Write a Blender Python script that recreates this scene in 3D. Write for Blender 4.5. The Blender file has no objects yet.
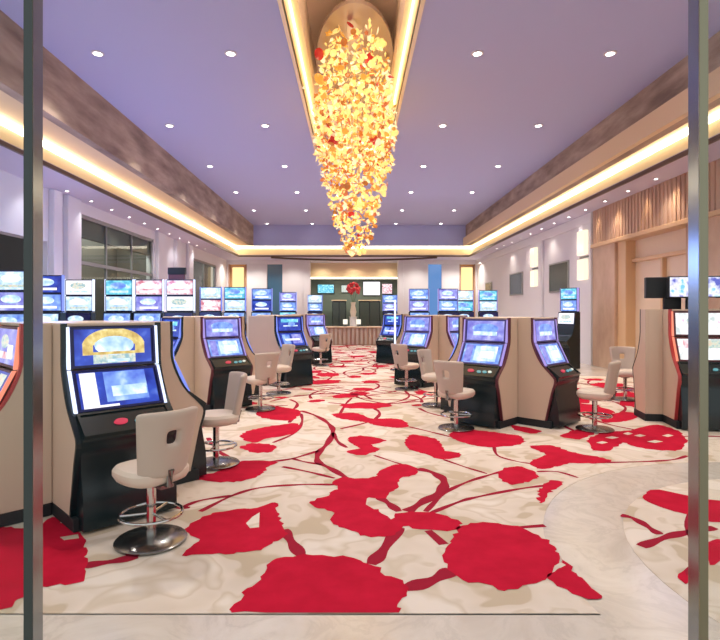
import bpy, bmesh, math, random
from math import sin, cos, pi, radians
from mathutils import Vector, Matrix, geometry

random.seed(11)
S = bpy.context.scene
COL = S.collection
EYE = 1.65
F = 540.0

# ------------------------------------------------------------------ helpers
def lin(c):
    c /= 255.0
    return c / 12.92 if c <= 0.04045 else ((c + 0.055) / 1.055) ** 2.4
def rgb(r, g, b):
    return (lin(r), lin(g), lin(b), 1.0)

def fl(px, py, z=0.0):
    """point of the floor pattern (metres), read off the photograph"""
    Y = F * EYE / (py - 311.0)
    return ((px - 354.0) / F * Y, Y)

def mat(name, col, rough=0.5, metal=0.0, spec=0.5, emit=None, strength=0.0):
    m = bpy.data.materials.new(name)
    m.use_nodes = True
    p = m.node_tree.nodes['Principled BSDF']
    p.inputs['Base Color'].default_value = col
    p.inputs['Roughness'].default_value = rough
    p.inputs['Metallic'].default_value = metal
    p.inputs['Specular IOR Level'].default_value = spec
    if emit:
        p.inputs['Emission Color'].default_value = emit
        p.inputs['Emission Strength'].default_value = strength
    return m

def mottle(m, scale, stops, detail=4.0, stretch=(1, 1, 1), bump=0.0, kind='noise', rough=0.55, distortion=0.0):
    """procedural colour variation through a ramp on object coordinates"""
    nt = m.node_tree
    p = nt.nodes['Principled BSDF']
    tc = nt.nodes.new('ShaderNodeTexCoord')
    mp = nt.nodes.new('ShaderNodeMapping')
    mp.inputs['Scale'].default_value = stretch
    nt.links.new(tc.outputs['Object'], mp.inputs['Vector'])
    if kind == 'noise':
        n = nt.nodes.new('ShaderNodeTexNoise')
        n.inputs['Scale'].default_value = scale
        n.inputs['Detail'].default_value = detail
        n.inputs['Roughness'].default_value = rough
        n.inputs['Distortion'].default_value = distortion
        out = n.outputs['Fac']
    else:
        n = nt.nodes.new('ShaderNodeTexVoronoi')
        n.inputs['Scale'].default_value = scale
        out = n.outputs['Color']
    nt.links.new(mp.outputs['Vector'], n.inputs['Vector'])
    r = nt.nodes.new('ShaderNodeValToRGB')
    while len(r.color_ramp.elements) < len(stops):
        r.color_ramp.elements.new(0.5)
    for e, (pos, c) in zip(r.color_ramp.elements, stops):
        e.position = pos
        e.color = c
    nt.links.new(out, r.inputs['Fac'])
    nt.links.new(r.outputs['Color'], p.inputs['Base Color'])
    if bump:
        b = nt.nodes.new('ShaderNodeBump')
        b.inputs['Strength'].default_value = bump
        nt.links.new(out, b.inputs['Height'])
        nt.links.new(b.outputs['Normal'], p.inputs['Normal'])
    return r

def glow(name, col, strength, stops=None, scale=10.0):
    """a lit display: emission, optionally broken up into picture-like patches"""
    m = bpy.data.materials.new(name)
    m.use_nodes = True
    nt = m.node_tree
    p = nt.nodes['Principled BSDF']
    p.inputs['Base Color'].default_value = (0.02, 0.02, 0.03, 1)
    p.inputs['Roughness'].default_value = 0.15
    p.inputs['Emission Color'].default_value = col
    p.inputs['Emission Strength'].default_value = strength
    if stops:
        tc = nt.nodes.new('ShaderNodeTexCoord')
        n = nt.nodes.new('ShaderNodeTexNoise')
        n.inputs['Scale'].default_value = scale
        n.inputs['Detail'].default_value = 2.5
        nt.links.new(tc.outputs['Object'], n.inputs['Vector'])
        r = nt.nodes.new('ShaderNodeValToRGB')
        while len(r.color_ramp.elements) < len(stops):
            r.color_ramp.elements.new(0.5)
        for e, (pos, c) in zip(r.color_ramp.elements, stops):
            e.position = pos
            e.color = c
        nt.links.new(n.outputs['Fac'], r.inputs['Fac'])
        nt.links.new(r.outputs['Color'], p.inputs['Emission Color'])
    return m

class MB:
    """collects shapes into one bmesh"""
    def __init__(self):
        self.bm = bmesh.new()
        self.mi = 0
    def face(self, pts):
        vs = [self.bm.verts.new(p) for p in pts]
        f = self.bm.faces.new(vs)
        f.material_index = self.mi
        return f
    def box(self, x0, x1, y0, y1, z0, z1):
        v = [self.bm.verts.new((x, y, z)) for z in (z0, z1) for y in (y0, y1) for x in (x0, x1)]
        for q in ((0, 2, 3, 1), (4, 5, 7, 6), (0, 1, 5, 4), (2, 6, 7, 3), (0, 4, 6, 2), (1, 3, 7, 5)):
            f = self.bm.faces.new([v[i] for i in q])
            f.material_index = self.mi
        return self
    def prism(self, prof, x0, x1):
        """prof = [(y, z)...] extruded along x"""
        a = [self.bm.verts.new((x0, y, z)) for y, z in prof]
        b = [self.bm.verts.new((x1, y, z)) for y, z in prof]
        n = len(prof)
        fs = [self.bm.faces.new(a), self.bm.faces.new(list(reversed(b)))]
        for i in range(n):
            j = (i + 1) % n
            fs.append(self.bm.faces.new((a[j], a[i], b[i], b[j])))
        for f in fs:
            f.material_index = self.mi
        return self
    def poly_prism(self, pts, z0, z1):
        a = [self.bm.verts.new((x, y, z0)) for x, y in pts]
        b = [self.bm.verts.new((x, y, z1)) for x, y in pts]
        n = len(pts)
        fs = [self.bm.faces.new(list(reversed(a))), self.bm.faces.new(b)]
        for i in range(n):
            j = (i + 1) % n
            fs.append(self.bm.faces.new((a[i], a[j], b[j], b[i])))
        for f in fs:
            f.material_index = self.mi
        return self
    def flat(self, pts, z):
        """filled polygon, may be concave"""
        vs = [self.bm.verts.new((x, y, z)) for x, y in pts]
        tris = geometry.tessellate_polygon([[Vector((x, y, 0)) for x, y in pts]])
        for t in tris:
            try:
                f = self.bm.faces.new([vs[i] for i in t])
            except ValueError:
                continue
            f.normal_update()
            if f.normal.z < 0:
                f.normal_flip()
            f.material_index = self.mi
        return self
    def lathe(self, prof, seg=24, c=(0, 0, 0), close=True):
        """prof = [(r, z)...] about the z axis"""
        rings = []
        for r, z in prof:
            if r < 1e-5:
                rings.append([self.bm.verts.new((c[0], c[1], c[2] + z))])
            else:
                rings.append([self.bm.verts.new((c[0] + r * cos(2 * pi * k / seg), c[1] + r * sin(2 * pi * k / seg), c[2] + z)) for k in range(seg)])
        for A, B in zip(rings, rings[1:]):
            for k in range(seg):
                l = (k + 1) % seg
                if len(A) == 1 and len(B) == 1:
                    continue
                if len(A) == 1:
                    f = self.bm.faces.new((A[0], B[l], B[k]))
                elif len(B) == 1:
                    f = self.bm.faces.new((A[k], A[l], B[0]))
                else:
                    f = self.bm.faces.new((A[k], A[l], B[l], B[k]))
                f.material_index = self.mi
        return self
    def tube(self, pts, r, seg=8, closed=False):
        pts = [Vector(p) for p in pts]
        n = len(pts)
        rings = []
        for i, p in enumerate(pts):
            a = pts[(i - 1) % n] if (closed or i > 0) else p
            b = pts[(i + 1) % n] if (closed or i < n - 1) else p
            d = (b - a).normalized()
            up = Vector((0, 0, 1)) if abs(d.z) < 0.95 else Vector((1, 0, 0))
            u = d.cross(up).normalized()
            v = u.cross(d).normalized()
            rings.append([self.bm.verts.new(p + r * (u * cos(2 * pi * k / seg) + v * sin(2 * pi * k / seg))) for k in range(seg)])
        m = n if closed else n - 1
        for i in range(m):
            A, B = rings[i], rings[(i + 1) % n]
            for k in range(seg):
                l = (k + 1) % seg
                f = self.bm.faces.new((A[k], A[l], B[l], B[k]))
                f.material_index = self.mi
        if not closed:
            self.bm.faces.new(list(reversed(rings[0]))).material_index = self.mi
            self.bm.faces.new(rings[-1]).material_index = self.mi
        return self
    def mesh(self, name, mats, smooth=False, bevel=0.0, segs=2, fix=True):
        bm = self.bm
        if fix:
            bmesh.ops.recalc_face_normals(bm, faces=bm.faces)
        if bevel:
            es = [e for e in bm.edges if len(e.link_faces) == 2 and e.calc_face_angle(0) > 0.5]
            bmesh.ops.bevel(bm, geom=es, offset=bevel, segments=segs, affect='EDGES', profile=0.5, clamp_overlap=True)
        me = bpy.data.meshes.new(name)
        bm.to_mesh(me)
        bm.free()
        for m in (mats if isinstance(mats, (list, tuple)) else [mats]):
            me.materials.append(m)
        if smooth:
            me.polygons.foreach_set('use_smooth', [True] * len(me.polygons))
            try:
                me.set_sharp_from_angle(angle=radians(38))
            except Exception:
                pass
        return me
    def obj(self, name, mats, parent=None, **k):
        return link(name, self.mesh(name, mats, **k), parent)

def link(name, me, parent=None):
    o = bpy.data.objects.new(name, me)
    COL.objects.link(o)
    if parent:
        o.parent = parent
    return o

def tag(o, label, cat, group=None):
    o['label'] = label
    o['category'] = cat
    if group:
        o['group'] = group
    return o

def thing(name, label, cat, loc=(0, 0, 0), rz=0.0, group=None):
    o = bpy.data.objects.new(name, None)
    o.empty_display_size = 0.2
    COL.objects.link(o)
    o.location = loc
    o.rotation_euler = (0, 0, rz)
    return tag(o, label, cat, group)

def struct(o):
    o['kind'] = 'structure'
    return o

def dup(src, loc, rz, label, group=None):
    r = src.copy()
    COL.objects.link(r)
    r.location = loc
    r.rotation_euler = (0, 0, rz)
    r['label'] = label
    if group:
        r['group'] = group
    for ch in list(src.children):
        c = ch.copy()
        COL.objects.link(c)
        c.parent = r
        for g in list(ch.children):
            d = g.copy()
            COL.objects.link(d)
            d.parent = c
    return r

def spline(pts, n=5):
    """Catmull-Rom through 2-D points"""
    out = []
    P = [pts[0]] + list(pts) + [pts[-1]]
    for i in range(1, len(P) - 2):
        p0, p1, p2, p3 = P[i - 1], P[i], P[i + 1], P[i + 2]
        for k in range(n):
            t = k / n
            out.append(tuple(0.5 * (2 * p1[a] + (p2[a] - p0[a]) * t + (2 * p0[a] - 5 * p1[a] + 4 * p2[a] - p3[a]) * t * t
                                    + (3 * p1[a] - p0[a] - 3 * p2[a] + p3[a]) * t ** 3) for a in range(len(p1))))
    out.append(tuple(pts[-1]))
    return out

# ------------------------------------------------------------------ materials
M = {}
M['ceiling'] = mat('lavender_paint', rgb(184, 190, 228), 0.7, spec=0.2)
M['soffit'] = mat('pale_lilac_paint', rgb(205, 200, 218), 0.7, spec=0.2)
M['white_wall'] = mat('white_wall_paint', rgb(222, 219, 220), 0.6, spec=0.3)
M['gold_paint'] = mat('gold_plaster', rgb(232, 208, 172), 0.8, spec=0.1)
M['cream_plaster'] = mat('cream_plaster', rgb(240, 226, 190), 0.6)
M['dark_trim'] = mat('dark_bronze_trim', rgb(88, 66, 52), 0.4)
M['frieze'] = mat('brown_frieze', rgb(160, 135, 120), 0.85, spec=0.1)
mottle(M['frieze'], 2.0, [(0.3, rgb(138, 122, 112)), (0.5, rgb(172, 154, 138)), (0.7, rgb(198, 180, 162))], stretch=(1, 0.35, 1.6), detail=6)
M['marble'] = mat('white_marble', rgb(225, 216, 208), 0.18)
mottle(M['marble'], 2.2, [(0.25, rgb(194, 182, 168)), (0.46, rgb(214, 204, 192)), (0.50, rgb(204, 194, 182)), (0.54, rgb(214, 204, 192)), (0.62, rgb(220, 211, 200))], detail=8, rough=0.62, distortion=0.8)
M['cream_carpet'] = mat('cream_carpet', rgb(222, 212, 202), 0.95, spec=0.1)
mottle(M['cream_carpet'], 1.9, [(0.0, rgb(194, 176, 152)), (0.41, rgb(198, 181, 158)), (0.43, rgb(216, 202, 186)), (0.53, rgb(222, 209, 195)), (0.555, rgb(209, 194, 175)), (0.62, rgb(228, 217, 205))], detail=2.0, distortion=0.35, bump=0.04)
M['red_carpet'] = mat('red_carpet', rgb(192, 22, 52), 0.95, spec=0.1)
mottle(M['red_carpet'], 5.0, [(0.3, rgb(182, 20, 48)), (0.7, rgb(200, 26, 58))])
M['vine_carpet'] = mat('dark_red_carpet', rgb(158, 32, 54), 0.95, spec=0.1)
M['stone'] = mat('beige_stone', rgb(206, 172, 142), 0.4)
mottle(M['stone'], 1.2, [(0.3, rgb(170, 134, 108)), (0.5, rgb(196, 162, 134)), (0.7, rgb(214, 184, 156))], detail=6, stretch=(1, 1, 0.6))
M['pale_stone'] = mat('pale_stone', rgb(226, 204, 176), 0.4)
M['fluted'] = mat('fluted_brown_stone', rgb(176, 136, 112), 0.5)
mottle(M['fluted'], 3.0, [(0.35, rgb(176, 140, 116)), (0.65, rgb(198, 164, 138))], stretch=(1, 1, 0.05))
M['gold_niche'] = mat('amber_panel', rgb(214, 160, 96), 0.4)
M['steel'] = mat('brushed_steel', rgb(150, 156, 158), 0.18, metal=1.0)
M['olive_reflection'] = mat('olive_reflection', rgb(136, 134, 112), 0.32, metal=1.0)
M['dark_reflection'] = mat('dark_reflection_strip', rgb(46, 58, 56), 0.4)  # dark colour standing in for the lobby's reflection on the post
M['chrome'] = mat('chrome', rgb(196, 194, 190), 0.12, metal=1.0)
M['pewter'] = mat('pewter', rgb(140, 140, 138), 0.25, metal=1.0)
M['leather'] = mat('cream_leather', rgb(216, 200, 182), 0.45)
M['leather_back'] = mat('taupe_leather', rgb(190, 174, 158), 0.5)
M['grey_leather'] = mat('grey_leather', rgb(190, 182, 190), 0.5)
M['cheek'] = mat('cream_cabinet', rgb(204, 182, 160), 0.45)
M['black'] = mat('black_gloss', rgb(16, 34, 38), 0.25)
M['black_matte'] = mat('black_matte', rgb(22, 28, 32), 0.6)
M['navy'] = mat('navy_bezel', rgb(26, 32, 92), 0.3)
M['violet'] = mat('violet_bezel', rgb(86, 78, 146), 0.3)
M['red_gloss'] = mat('red_frame', rgb(172, 60, 62), 0.3)
M['maroon'] = mat('maroon_bezel', rgb(92, 40, 48), 0.35)
M['dark_glass'] = mat('dark_picture', rgb(62, 72, 66), 0.25)
M['dark_room'] = mat('taupe_dark_wall', rgb(104, 98, 94), 0.6)
M['grey_wall'] = mat('grey_green_wall', rgb(150, 152, 142), 0.6)
M['grey_metal'] = mat('grey_metal', rgb(150, 150, 146), 0.4, metal=0.3)
M['bar_wood'] = mat('tan_wood', rgb(186, 150, 124), 0.5)
mottle(M['bar_wood'], 3.0, [(0.3, rgb(160, 124, 104)), (0.7, rgb(206, 172, 148))], stretch=(6, 1, 0.2))
M['bar_top'] = mat('beige_stone_top', rgb(226, 202, 170), 0.3)
M['led'] = glow('cove_light', rgb(255, 243, 218), 7.0)
M['lamp'] = glow('downlight_glow', rgb(255, 250, 244), 14.0)
M['sconce'] = glow('sconce_glow', rgb(255, 234, 202), 1.1)
M['niche_glow'] = glow('niche_glow', rgb(250, 206, 140), 1.4)
M['strip_white'] = glow('strip_white', rgb(210, 222, 255), 1.5)
M['strip_blue'] = glow('strip_blue', rgb(120, 140, 240), 1.0)
M['strip_violet'] = glow('strip_violet', rgb(170, 150, 226), 0.9)
M['strip_orange'] = glow('strip_orange', rgb(250, 140, 110), 1.0)
# display contents
M['royal'] = glow('display_royal', rgb(40, 66, 190), 0.8, [(0.3, rgb(24, 40, 150)), (0.6, rgb(52, 84, 206)), (0.75, rgb(96, 130, 232))], 7)
M['sky'] = glow('display_sky', rgb(120, 170, 240), 0.95, [(0.3, rgb(92, 122, 226)), (0.55, rgb(136, 176, 244)), (0.72, rgb(196, 226, 252))], 9)
M['ice'] = glow('display_ice', rgb(200, 226, 250), 1.05, [(0.3, rgb(150, 190, 246)), (0.55, rgb(206, 232, 252)), (0.7, rgb(250, 252, 255))], 12)
M['lilac'] = glow('display_lilac', rgb(160, 160, 236), 0.9, [(0.3, rgb(110, 106, 214)), (0.55, rgb(158, 160, 238)), (0.75, rgb(214, 214, 252))], 8)
M['white'] = glow('display_white', rgb(248, 246, 252), 1.1)
M['whitish'] = glow('display_whitish', rgb(240, 238, 240), 1.05, [(0.35, rgb(196, 206, 206)), (0.5, rgb(248, 246, 246)), (0.62, rgb(255, 255, 255)), (0.7, rgb(232, 160, 196)), (0.76, rgb(140, 200, 140))], 9)
M['mixed'] = glow('display_mixed', rgb(210, 210, 240), 1.0, [(0.36, rgb(90, 96, 196)), (0.45, rgb(206, 206, 240)), (0.55, rgb(250, 250, 255)), (0.64, rgb(120, 200, 240))], 9)
M['gold_lit'] = glow('display_gold', rgb(228, 200, 112), 0.9, [(0.3, rgb(190, 150, 70)), (0.6, rgb(238, 214, 130)), (0.75, rgb(250, 240, 190))], 16)
M['pale_lit'] = glow('display_pale', rgb(214, 224, 220), 0.9, [(0.35, rgb(150, 190, 200)), (0.55, rgb(226, 232, 216)), (0.7, rgb(244, 214, 190))], 22)
M['cyan'] = glow('display_cyan', rgb(120, 220, 236), 0.95, [(0.3, rgb(66, 166, 216)), (0.55, rgb(130, 224, 240)), (0.72, rgb(220, 250, 252))], 10)
M['pink_lit'] = glow('display_pink', rgb(240, 190, 206), 0.95, [(0.35, rgb(214, 120, 140)), (0.5, rgb(246, 214, 222)), (0.65, rgb(255, 246, 246))], 10)
M['button_red'] = glow('button_red', rgb(214, 62, 86), 0.8)
M['button_teal'] = glow('button_teal', rgb(110, 180, 190), 0.7)

def glass_mat(name, tint, gloss=0.08):
    m = bpy.data.materials.new(name)
    m.use_nodes = True
    nt = m.node_tree
    nt.nodes.clear()
    o = nt.nodes.new('ShaderNodeOutputMaterial')
    t = nt.nodes.new('ShaderNodeBsdfTransparent')
    t.inputs['Color'].default_value = tint
    g = nt.nodes.new('ShaderNodeBsdfGlossy')
    g.inputs['Roughness'].default_value = 0.02
    fr = nt.nodes.new('ShaderNodeFresnel')
    fr.inputs['IOR'].default_value = 1.2
    mx = nt.nodes.new('ShaderNodeMixShader')
    ge = nt.nodes.new('ShaderNodeNewGeometry')
    iv = nt.nodes.new('ShaderNodeMath')
    iv.operation = 'SUBTRACT'
    iv.inputs[0].default_value = 1.0
    nt.links.new(ge.outputs['Backfacing'], iv.inputs[1])
    ml = nt.nodes.new('ShaderNodeMath')
    ml.operation = 'MULTIPLY'
    nt.links.new(fr.outputs['Fac'], ml.inputs[0])
    nt.links.new(iv.outputs[0], ml.inputs[1])
    nt.links.new(ml.outputs[0], mx.inputs['Fac'])
    nt.links.new(t.outputs[0], mx.inputs[1])
    nt.links.new(g.outputs[0], mx.inputs[2])
    nt.links.new(mx.outputs[0], o.inputs['Surface'])
    return m
M['pane'] = glass_mat('clear_pane', (0.96, 0.98, 0.97, 1))
M['grey_pane'] = glass_mat('grey_pane', (0.80, 0.83, 0.80, 1))

# chandelier glass: lit from inside by its lamps
def crystal(name, col, s):
    m = mat(name, col, 0.12, spec=0.6, emit=col, strength=s)
    m.node_tree.nodes['Principled BSDF'].inputs['Transmission Weight'].default_value = 0.25
    return m
M['gold_glass'] = crystal('gold_glass', rgb(232, 178, 84), 0.24)
M['amber_glass'] = crystal('amber_glass', rgb(206, 132, 62), 0.16)
M['pale_glass'] = crystal('pale_glass', rgb(250, 224, 150), 0.42)
M['clear_glass'] = crystal('clear_glass', rgb(252, 238, 206), 0.36)
M['red_glass'] = crystal('red_glass', rgb(196, 48, 48), 0.22)
M['rose_glass'] = crystal('rose_glass', rgb(216, 134, 92), 0.18)
M['recess'] = mat('rose_gold_plaster', rgb(246, 226, 210), 0.45)
M['rim_gold'] = mat('gold_rim', rgb(250, 232, 196), 0.4)
M['plate'] = mat('grey_mirror_plate', rgb(176, 160, 150), 0.3, metal=0.4)

# ------------------------------------------------------------------ room shell
HT = EYE + 4.6      # tray ceiling
HC = EYE + 3.5      # gold step
HS = EYE + 3.02     # low soffit round the room
XL, XR = -7.55, 7.3
YE = 32.0

# floor
b = MB()
b.box(-9.5, 9.5, -7.0, 40.0, -0.08, 0.0)
struct(b.obj('floor', M['marble']))

# tray ceiling with the long recess cut out
RX0, RX1, RY0, RY1, RZ = -1.07, 0.99, 5.2, 16.6, HT + 1.35
b = MB()
T = 0.1
b.box(-5.6, RX0, 2.9, 29.2, HT, HT + T)
b.box(RX1, 6.2, 2.9, 29.2, HT, HT + T)
b.box(RX0, RX1, 2.9, RY0, HT, HT + T)
b.box(RX0, RX1, RY1, 29.2, HT, HT + T)
struct(b.obj('ceiling', M['ceiling']))

# recess: rounded slot lining and rim
b = MB()
def slot(x0, x1, y0, y1, n=8, r=0.6):
    pts = []
    for cx, cy, a0 in ((x1 - r, y1 - r, 0), (x0 + r, y1 - r, 90), (x0 + r, y0 + r, 180), (x1 - r, y0 + r, 270)):
        for k in range(n + 1):
            a = radians(a0 + 90 * k / n)
            pts.append((cx + r * cos(a), cy + r * sin(a)))
    return pts
S0 = slot(RX0, RX1, RY0, RY1)
S1 = slot(RX0 + 0.16, RX1 - 0.16, RY0 + 0.16, RY1 - 0.16, r=0.5)
def band(b, A, za, B, zb):
    n = len(A)
    va = [b.bm.verts.new((x, y, za)) for x, y in A]
    vb = [b.bm.verts.new((x, y, zb)) for x, y in B]
    for i in range(n):
        j = (i + 1) % n
        f = b.bm.faces.new((va[i], va[j], vb[j], vb[i]))
        f.material_index = b.mi
S00 = slot(RX0 - 0.06, RX1 + 0.06, RY0 - 0.06, RY1 + 0.06, r=0.62)
b.mi = 1
band(b, S00, HT - 0.002, S00, HT - 0.035)
band(b, S00, HT - 0.035, S0, HT - 0.035)
band(b, S0, HT - 0.035, S0, HT + 0.42)
band(b, S0, HT + 0.42, S1, HT + 0.42)
b.mi = 0
band(b, S1, HT + 0.42, S1, RZ)
va = [b.bm.verts.new((x, y, RZ)) for x, y in S1]
b.bm.faces.new(va).material_index = 0
struct(b.obj('trim_1', [M['recess'], M['rim_gold']], fix=False))
# square corners of the cut behind the rounded rim
b = MB()
for sx in (-1, 1):
    ex = RX1 if sx > 0 else RX0
    for (y, sy) in ((RY0, 1), (RY1, -1)):
        pts = [(ex, y)]
        for k in range(7):
            a = radians(90 * k / 6)
            pts.append((ex - sx * (0.6 - 0.6 * sin(a)), y + sy * (0.6 - 0.6 * cos(a))))
        if sx * sy < 0:
            pts = list(reversed(pts))
        b.poly_prism(pts, HT, HT + 0.02)
struct(b.obj('trim_2', M['ceiling']))

# stepped coving round the tray: loops of four corners
def ring(b, A, za, B, zb):
    (ax0, ax1, ay0, ay1), (bx0, bx1, by0, by1) = A, B
    a = [(ax0, ay0), (ax0, ay1), (ax1, ay1), (ax1, ay0)]
    c = [(bx0, by0), (bx0, by1), (bx1, by1), (bx1, by0)]
    for i in range(4):
        j = (i + 1) % 4
        f = b.face([(a[i][0], a[i][1], za), (a[j][0], a[j][1], za), (c[j][0], c[j][1], zb), (c[i][0], c[i][1], zb)])
LA = (-5.4, 6.0, 3.2, 29.0)
LB = (-6.4, 6.4, 2.6, 30.0)
LO2 = (-6.72, 6.72, 2.3, 30.32)
HL = EYE + 3.66
LW = (XL, XR, 2.3, YE)
b = MB()
b.box(-5.6, -5.4, 3.0, 29.0, HC, HT)                        # left frieze
b.box(6.0, 6.2, 3.0, 29.0, HC, HT)                          # right frieze
struct(b.obj('trim_3', M['frieze']))
b = MB()
b.box(-5.4, 6.0, 29.0, 29.15, HC, HT + T)
b.box(-5.4, 6.0, 3.05, 3.2, HC, HT + T)
struct(b.obj('trim_4', M['ceiling']))
b = MB()
ring(b, LA, HC, LO2, HL)                                     # gold underside
b.box(5.86, 6.0, 3.2, 29.0, HC, HC + 0.42)                  # gold moulding under the right frieze
struct(b.obj('trim_5', M['gold_paint']))
b = MB()
ring(b, LO2, HL, LB, HS + 0.07)                              # cream upstand below the light
struct(b.obj('trim_6', M['cream_plaster']))
b = MB()
b.box(-6.43, -6.37, 2.6, 30.0, HS - 0.012, HS + 0.07)
b.box(6.37, 6.43, 2.6, 30.0, HS - 0.012, HS + 0.07)
b.box(-6.43, 6.43, 29.97, 30.03, HS - 0.012, HS + 0.07)
struct(b.obj('trim_7', M['dark_trim']))
b = MB()
b.box(-8.2, -6.4, 2.3, YE, HS, HS + 0.1)
b.box(6.4, 8.0, 2.3, YE, HS, HS + 0.1)
b.box(-6.4, 6.4, 30.0, 38.5, HS, HS + 0.1)
b.box(-8.2, 8.0, 2.3, 2.6, HS, HS + 0.1)
struct(b.obj('ceiling_soffit', M['soffit']))
# outer faces over the soffit so nothing leaks in above the coving
b = MB()
b.box(-6.9, -6.8, 2.2, 30.4, HS + 0.1, HL + 0.2)
b.box(6.8, 6.9, 2.2, 30.4, HS + 0.1, HL + 0.2)
b.box(-6.9, 6.9, 30.4, 30.5, HS + 0.1, HL + 0.2)
b.box(-6.9, -5.6, 2.2, 30.4, HL + 0.1, HL + 0.2)
b.box(6.2, 6.9, 2.2, 30.4, HL + 0.1, HL + 0.2)
struct(b.obj('trim_8', M['cream_plaster']))

# cove light
t = thing('cove_light', 'warm white linear light running round the stepped edge of the ceiling', 'light', (0, 16, HL - 0.09))
def cl(x0, x1, y0, y1):
    c = MB()
    c.box(x0, x1, y0 - 16, y1 - 16, -0.075, 0.06)
    return c.obj('light_strip', M['led'], t)
cl(-6.70, -6.62, 2.7, 30.28)
cl(6.62, 6.70, 2.7, 30.28)
cl(-6.62, 6.62, 30.22, 30.30)

# ---- left wall
b = MB()
def lw(y0, y1, z0, z1, x0=XL - 0.3, x1=XL):
    b.box(x0, x1, y0, y1, z0, z1)
lw(2.3, 9.2, 0, HS)
lw(9.2, 13.3, 3.36, HS)
lw(13.3, 14.75, 0, HS)
lw(14.75, 20.4, 4.35, HS)
lw(20.4, 25.0, 0, HS)
lw(25.0, 29.6, 4.15, HS)
lw(29.6, YE, 0, HS)
struct(b.obj('wall_left', M['white_wall']))
b = MB()
for y0, y1 in ((13.35, 13.75), (14.0, 14.7), (20.5, 21.4), (22.6, 23.2), (24.3, 24.95)):
    b.box(XL, XL + 0.14, y0, y1, 0, HS)
struct(b.obj('trim_9', M['white_wall'], bevel=0.02))
b = MB()
b.box(XL - 2.2, XL - 2.1, 8.8, 30.2, 0, HS)
b.box(XL - 2.2, XL - 0.3, 8.8, 30.2, HS, HS + 0.1)
b.box(XL - 2.2, XL - 0.3, 8.7, 8.8, 0, HS)
b.box(XL - 2.2, XL - 0.3, 13.9, 14.0, 0, HS)
b.box(XL - 2.2, XL - 0.3, 22.0, 22.1, 0, HS)
b.box(XL - 2.2, XL - 0.3, 30.2, 30.3, 0, HS)
b.box(XL - 2.2, XL - 0.3, 8.8, 30.2, -0.05, 0.004)
struct(b.obj('wall_side_room', M['dark_room']))
# glazed opening
w = struct(link('window_1', MB().box(XL - 0.10, XL - 0.09, 14.75, 20.4, 0.1, 4.35).mesh('window_1', M['grey_pane'])))
b = MB()
for y in (14.75, 16.6, 18.5, 20.33):
    b.box(XL - 0.13, XL - 0.06, y, y + 0.05, 0, 4.35)
for z in (0.0, 2.95, 4.25):
    b.box(XL - 0.14, XL - 0.04, 14.75, 20.4, z, z + 0.1)
b.obj('window_frame', M['grey_metal'], w)
b = MB()
b.box(XL - 0.32, XL - 0.16, 14.75, 20.4, 3.75, 4.3)
struct(b.obj('trim_10', M['grey_wall']))
w = struct(link('window_2', MB().box(XL - 0.10, XL - 0.09, 25.0, 29.6, 0.1, 4.15).mesh('window_2', M['grey_pane'])))
b = MB()
for y in (25.0, 27.3, 29.5):
    b.box(XL - 0.14, XL - 0.04, y, y + 0.1, 0, 4.15)
b.box(XL - 0.14, XL - 0.04, 25.0, 29.6, 4.05, 4.15)
b.obj('window_frame', M['grey_metal'], w)

# ---- right wall
b = MB()
b.box(XR, XR + 0.3, 16.4, YE, 0, HS)
struct(b.obj('wall_right', M['white_wall']))
b = MB()
b.box(XR - 0.10, XR - 0.001, 16.42, 17.3, 0, HS - 0.321)
b.box(XR - 0.10, XR - 0.001, 20.75, 22.0, 0, HS - 0.321)
b.box(XR - 0.10, XR - 0.001, 16.42, YE - 0.01, HS - 0.32, HS - 0.001)
struct(b.obj('trim_11', M['white_wall'], bevel=0.015))
b = MB()
b.box(XR - 0.05, XR + 0.3, 2.3, 16.4, 3.6, HS)
for k in range(44):                                          # flutes
    y = 9.2 + k * 0.163
    b.box(XR - 0.07, XR - 0.05, y, y + 0.11, 3.67, HS - 0.002)
struct(b.obj('wall_right_band', M['fluted']))
b = MB()
b.box(XR - 0.06, XR + 0.3, 15.0, 16.4, 0, 3.6)
b.box(XR - 0.06, XR + 0.3, 10.4, 11.8, 0, 3.6)
b.box(XR - 0.06, XR + 0.3, 2.3, 7.0, 0, 3.6)
b.box(XR + 0.30, XR + 0.4, 2.3, 15.2, 0, 3.6)
struct(b.obj('wall_right_stone', M['stone'], bevel=0.02))
struct(MB().box(XR + 0.285, XR + 0.299, 7.0, 15.0, 0, 3.6).obj('wall_right_recess', M['pale_stone']))
b = MB()
b.box(XR + 0.02, XR + 0.3, 14.55, 15.0, 0, 3.6)
b.box(XR + 0.18, XR + 0.3, 11.8, 14.55, 2.95, 3.05)
b.box(XR + 0.18, XR + 0.3, 13.1, 13.2, 0, 2.95)
b.box(XR - 0.12, XR + 0.3, 10.4, 16.4, 3.55, 3.66)
struct(b.obj('trim_12', mat('honey_stone', rgb(214, 178, 136), 0.4), bevel=0.015))

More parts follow.
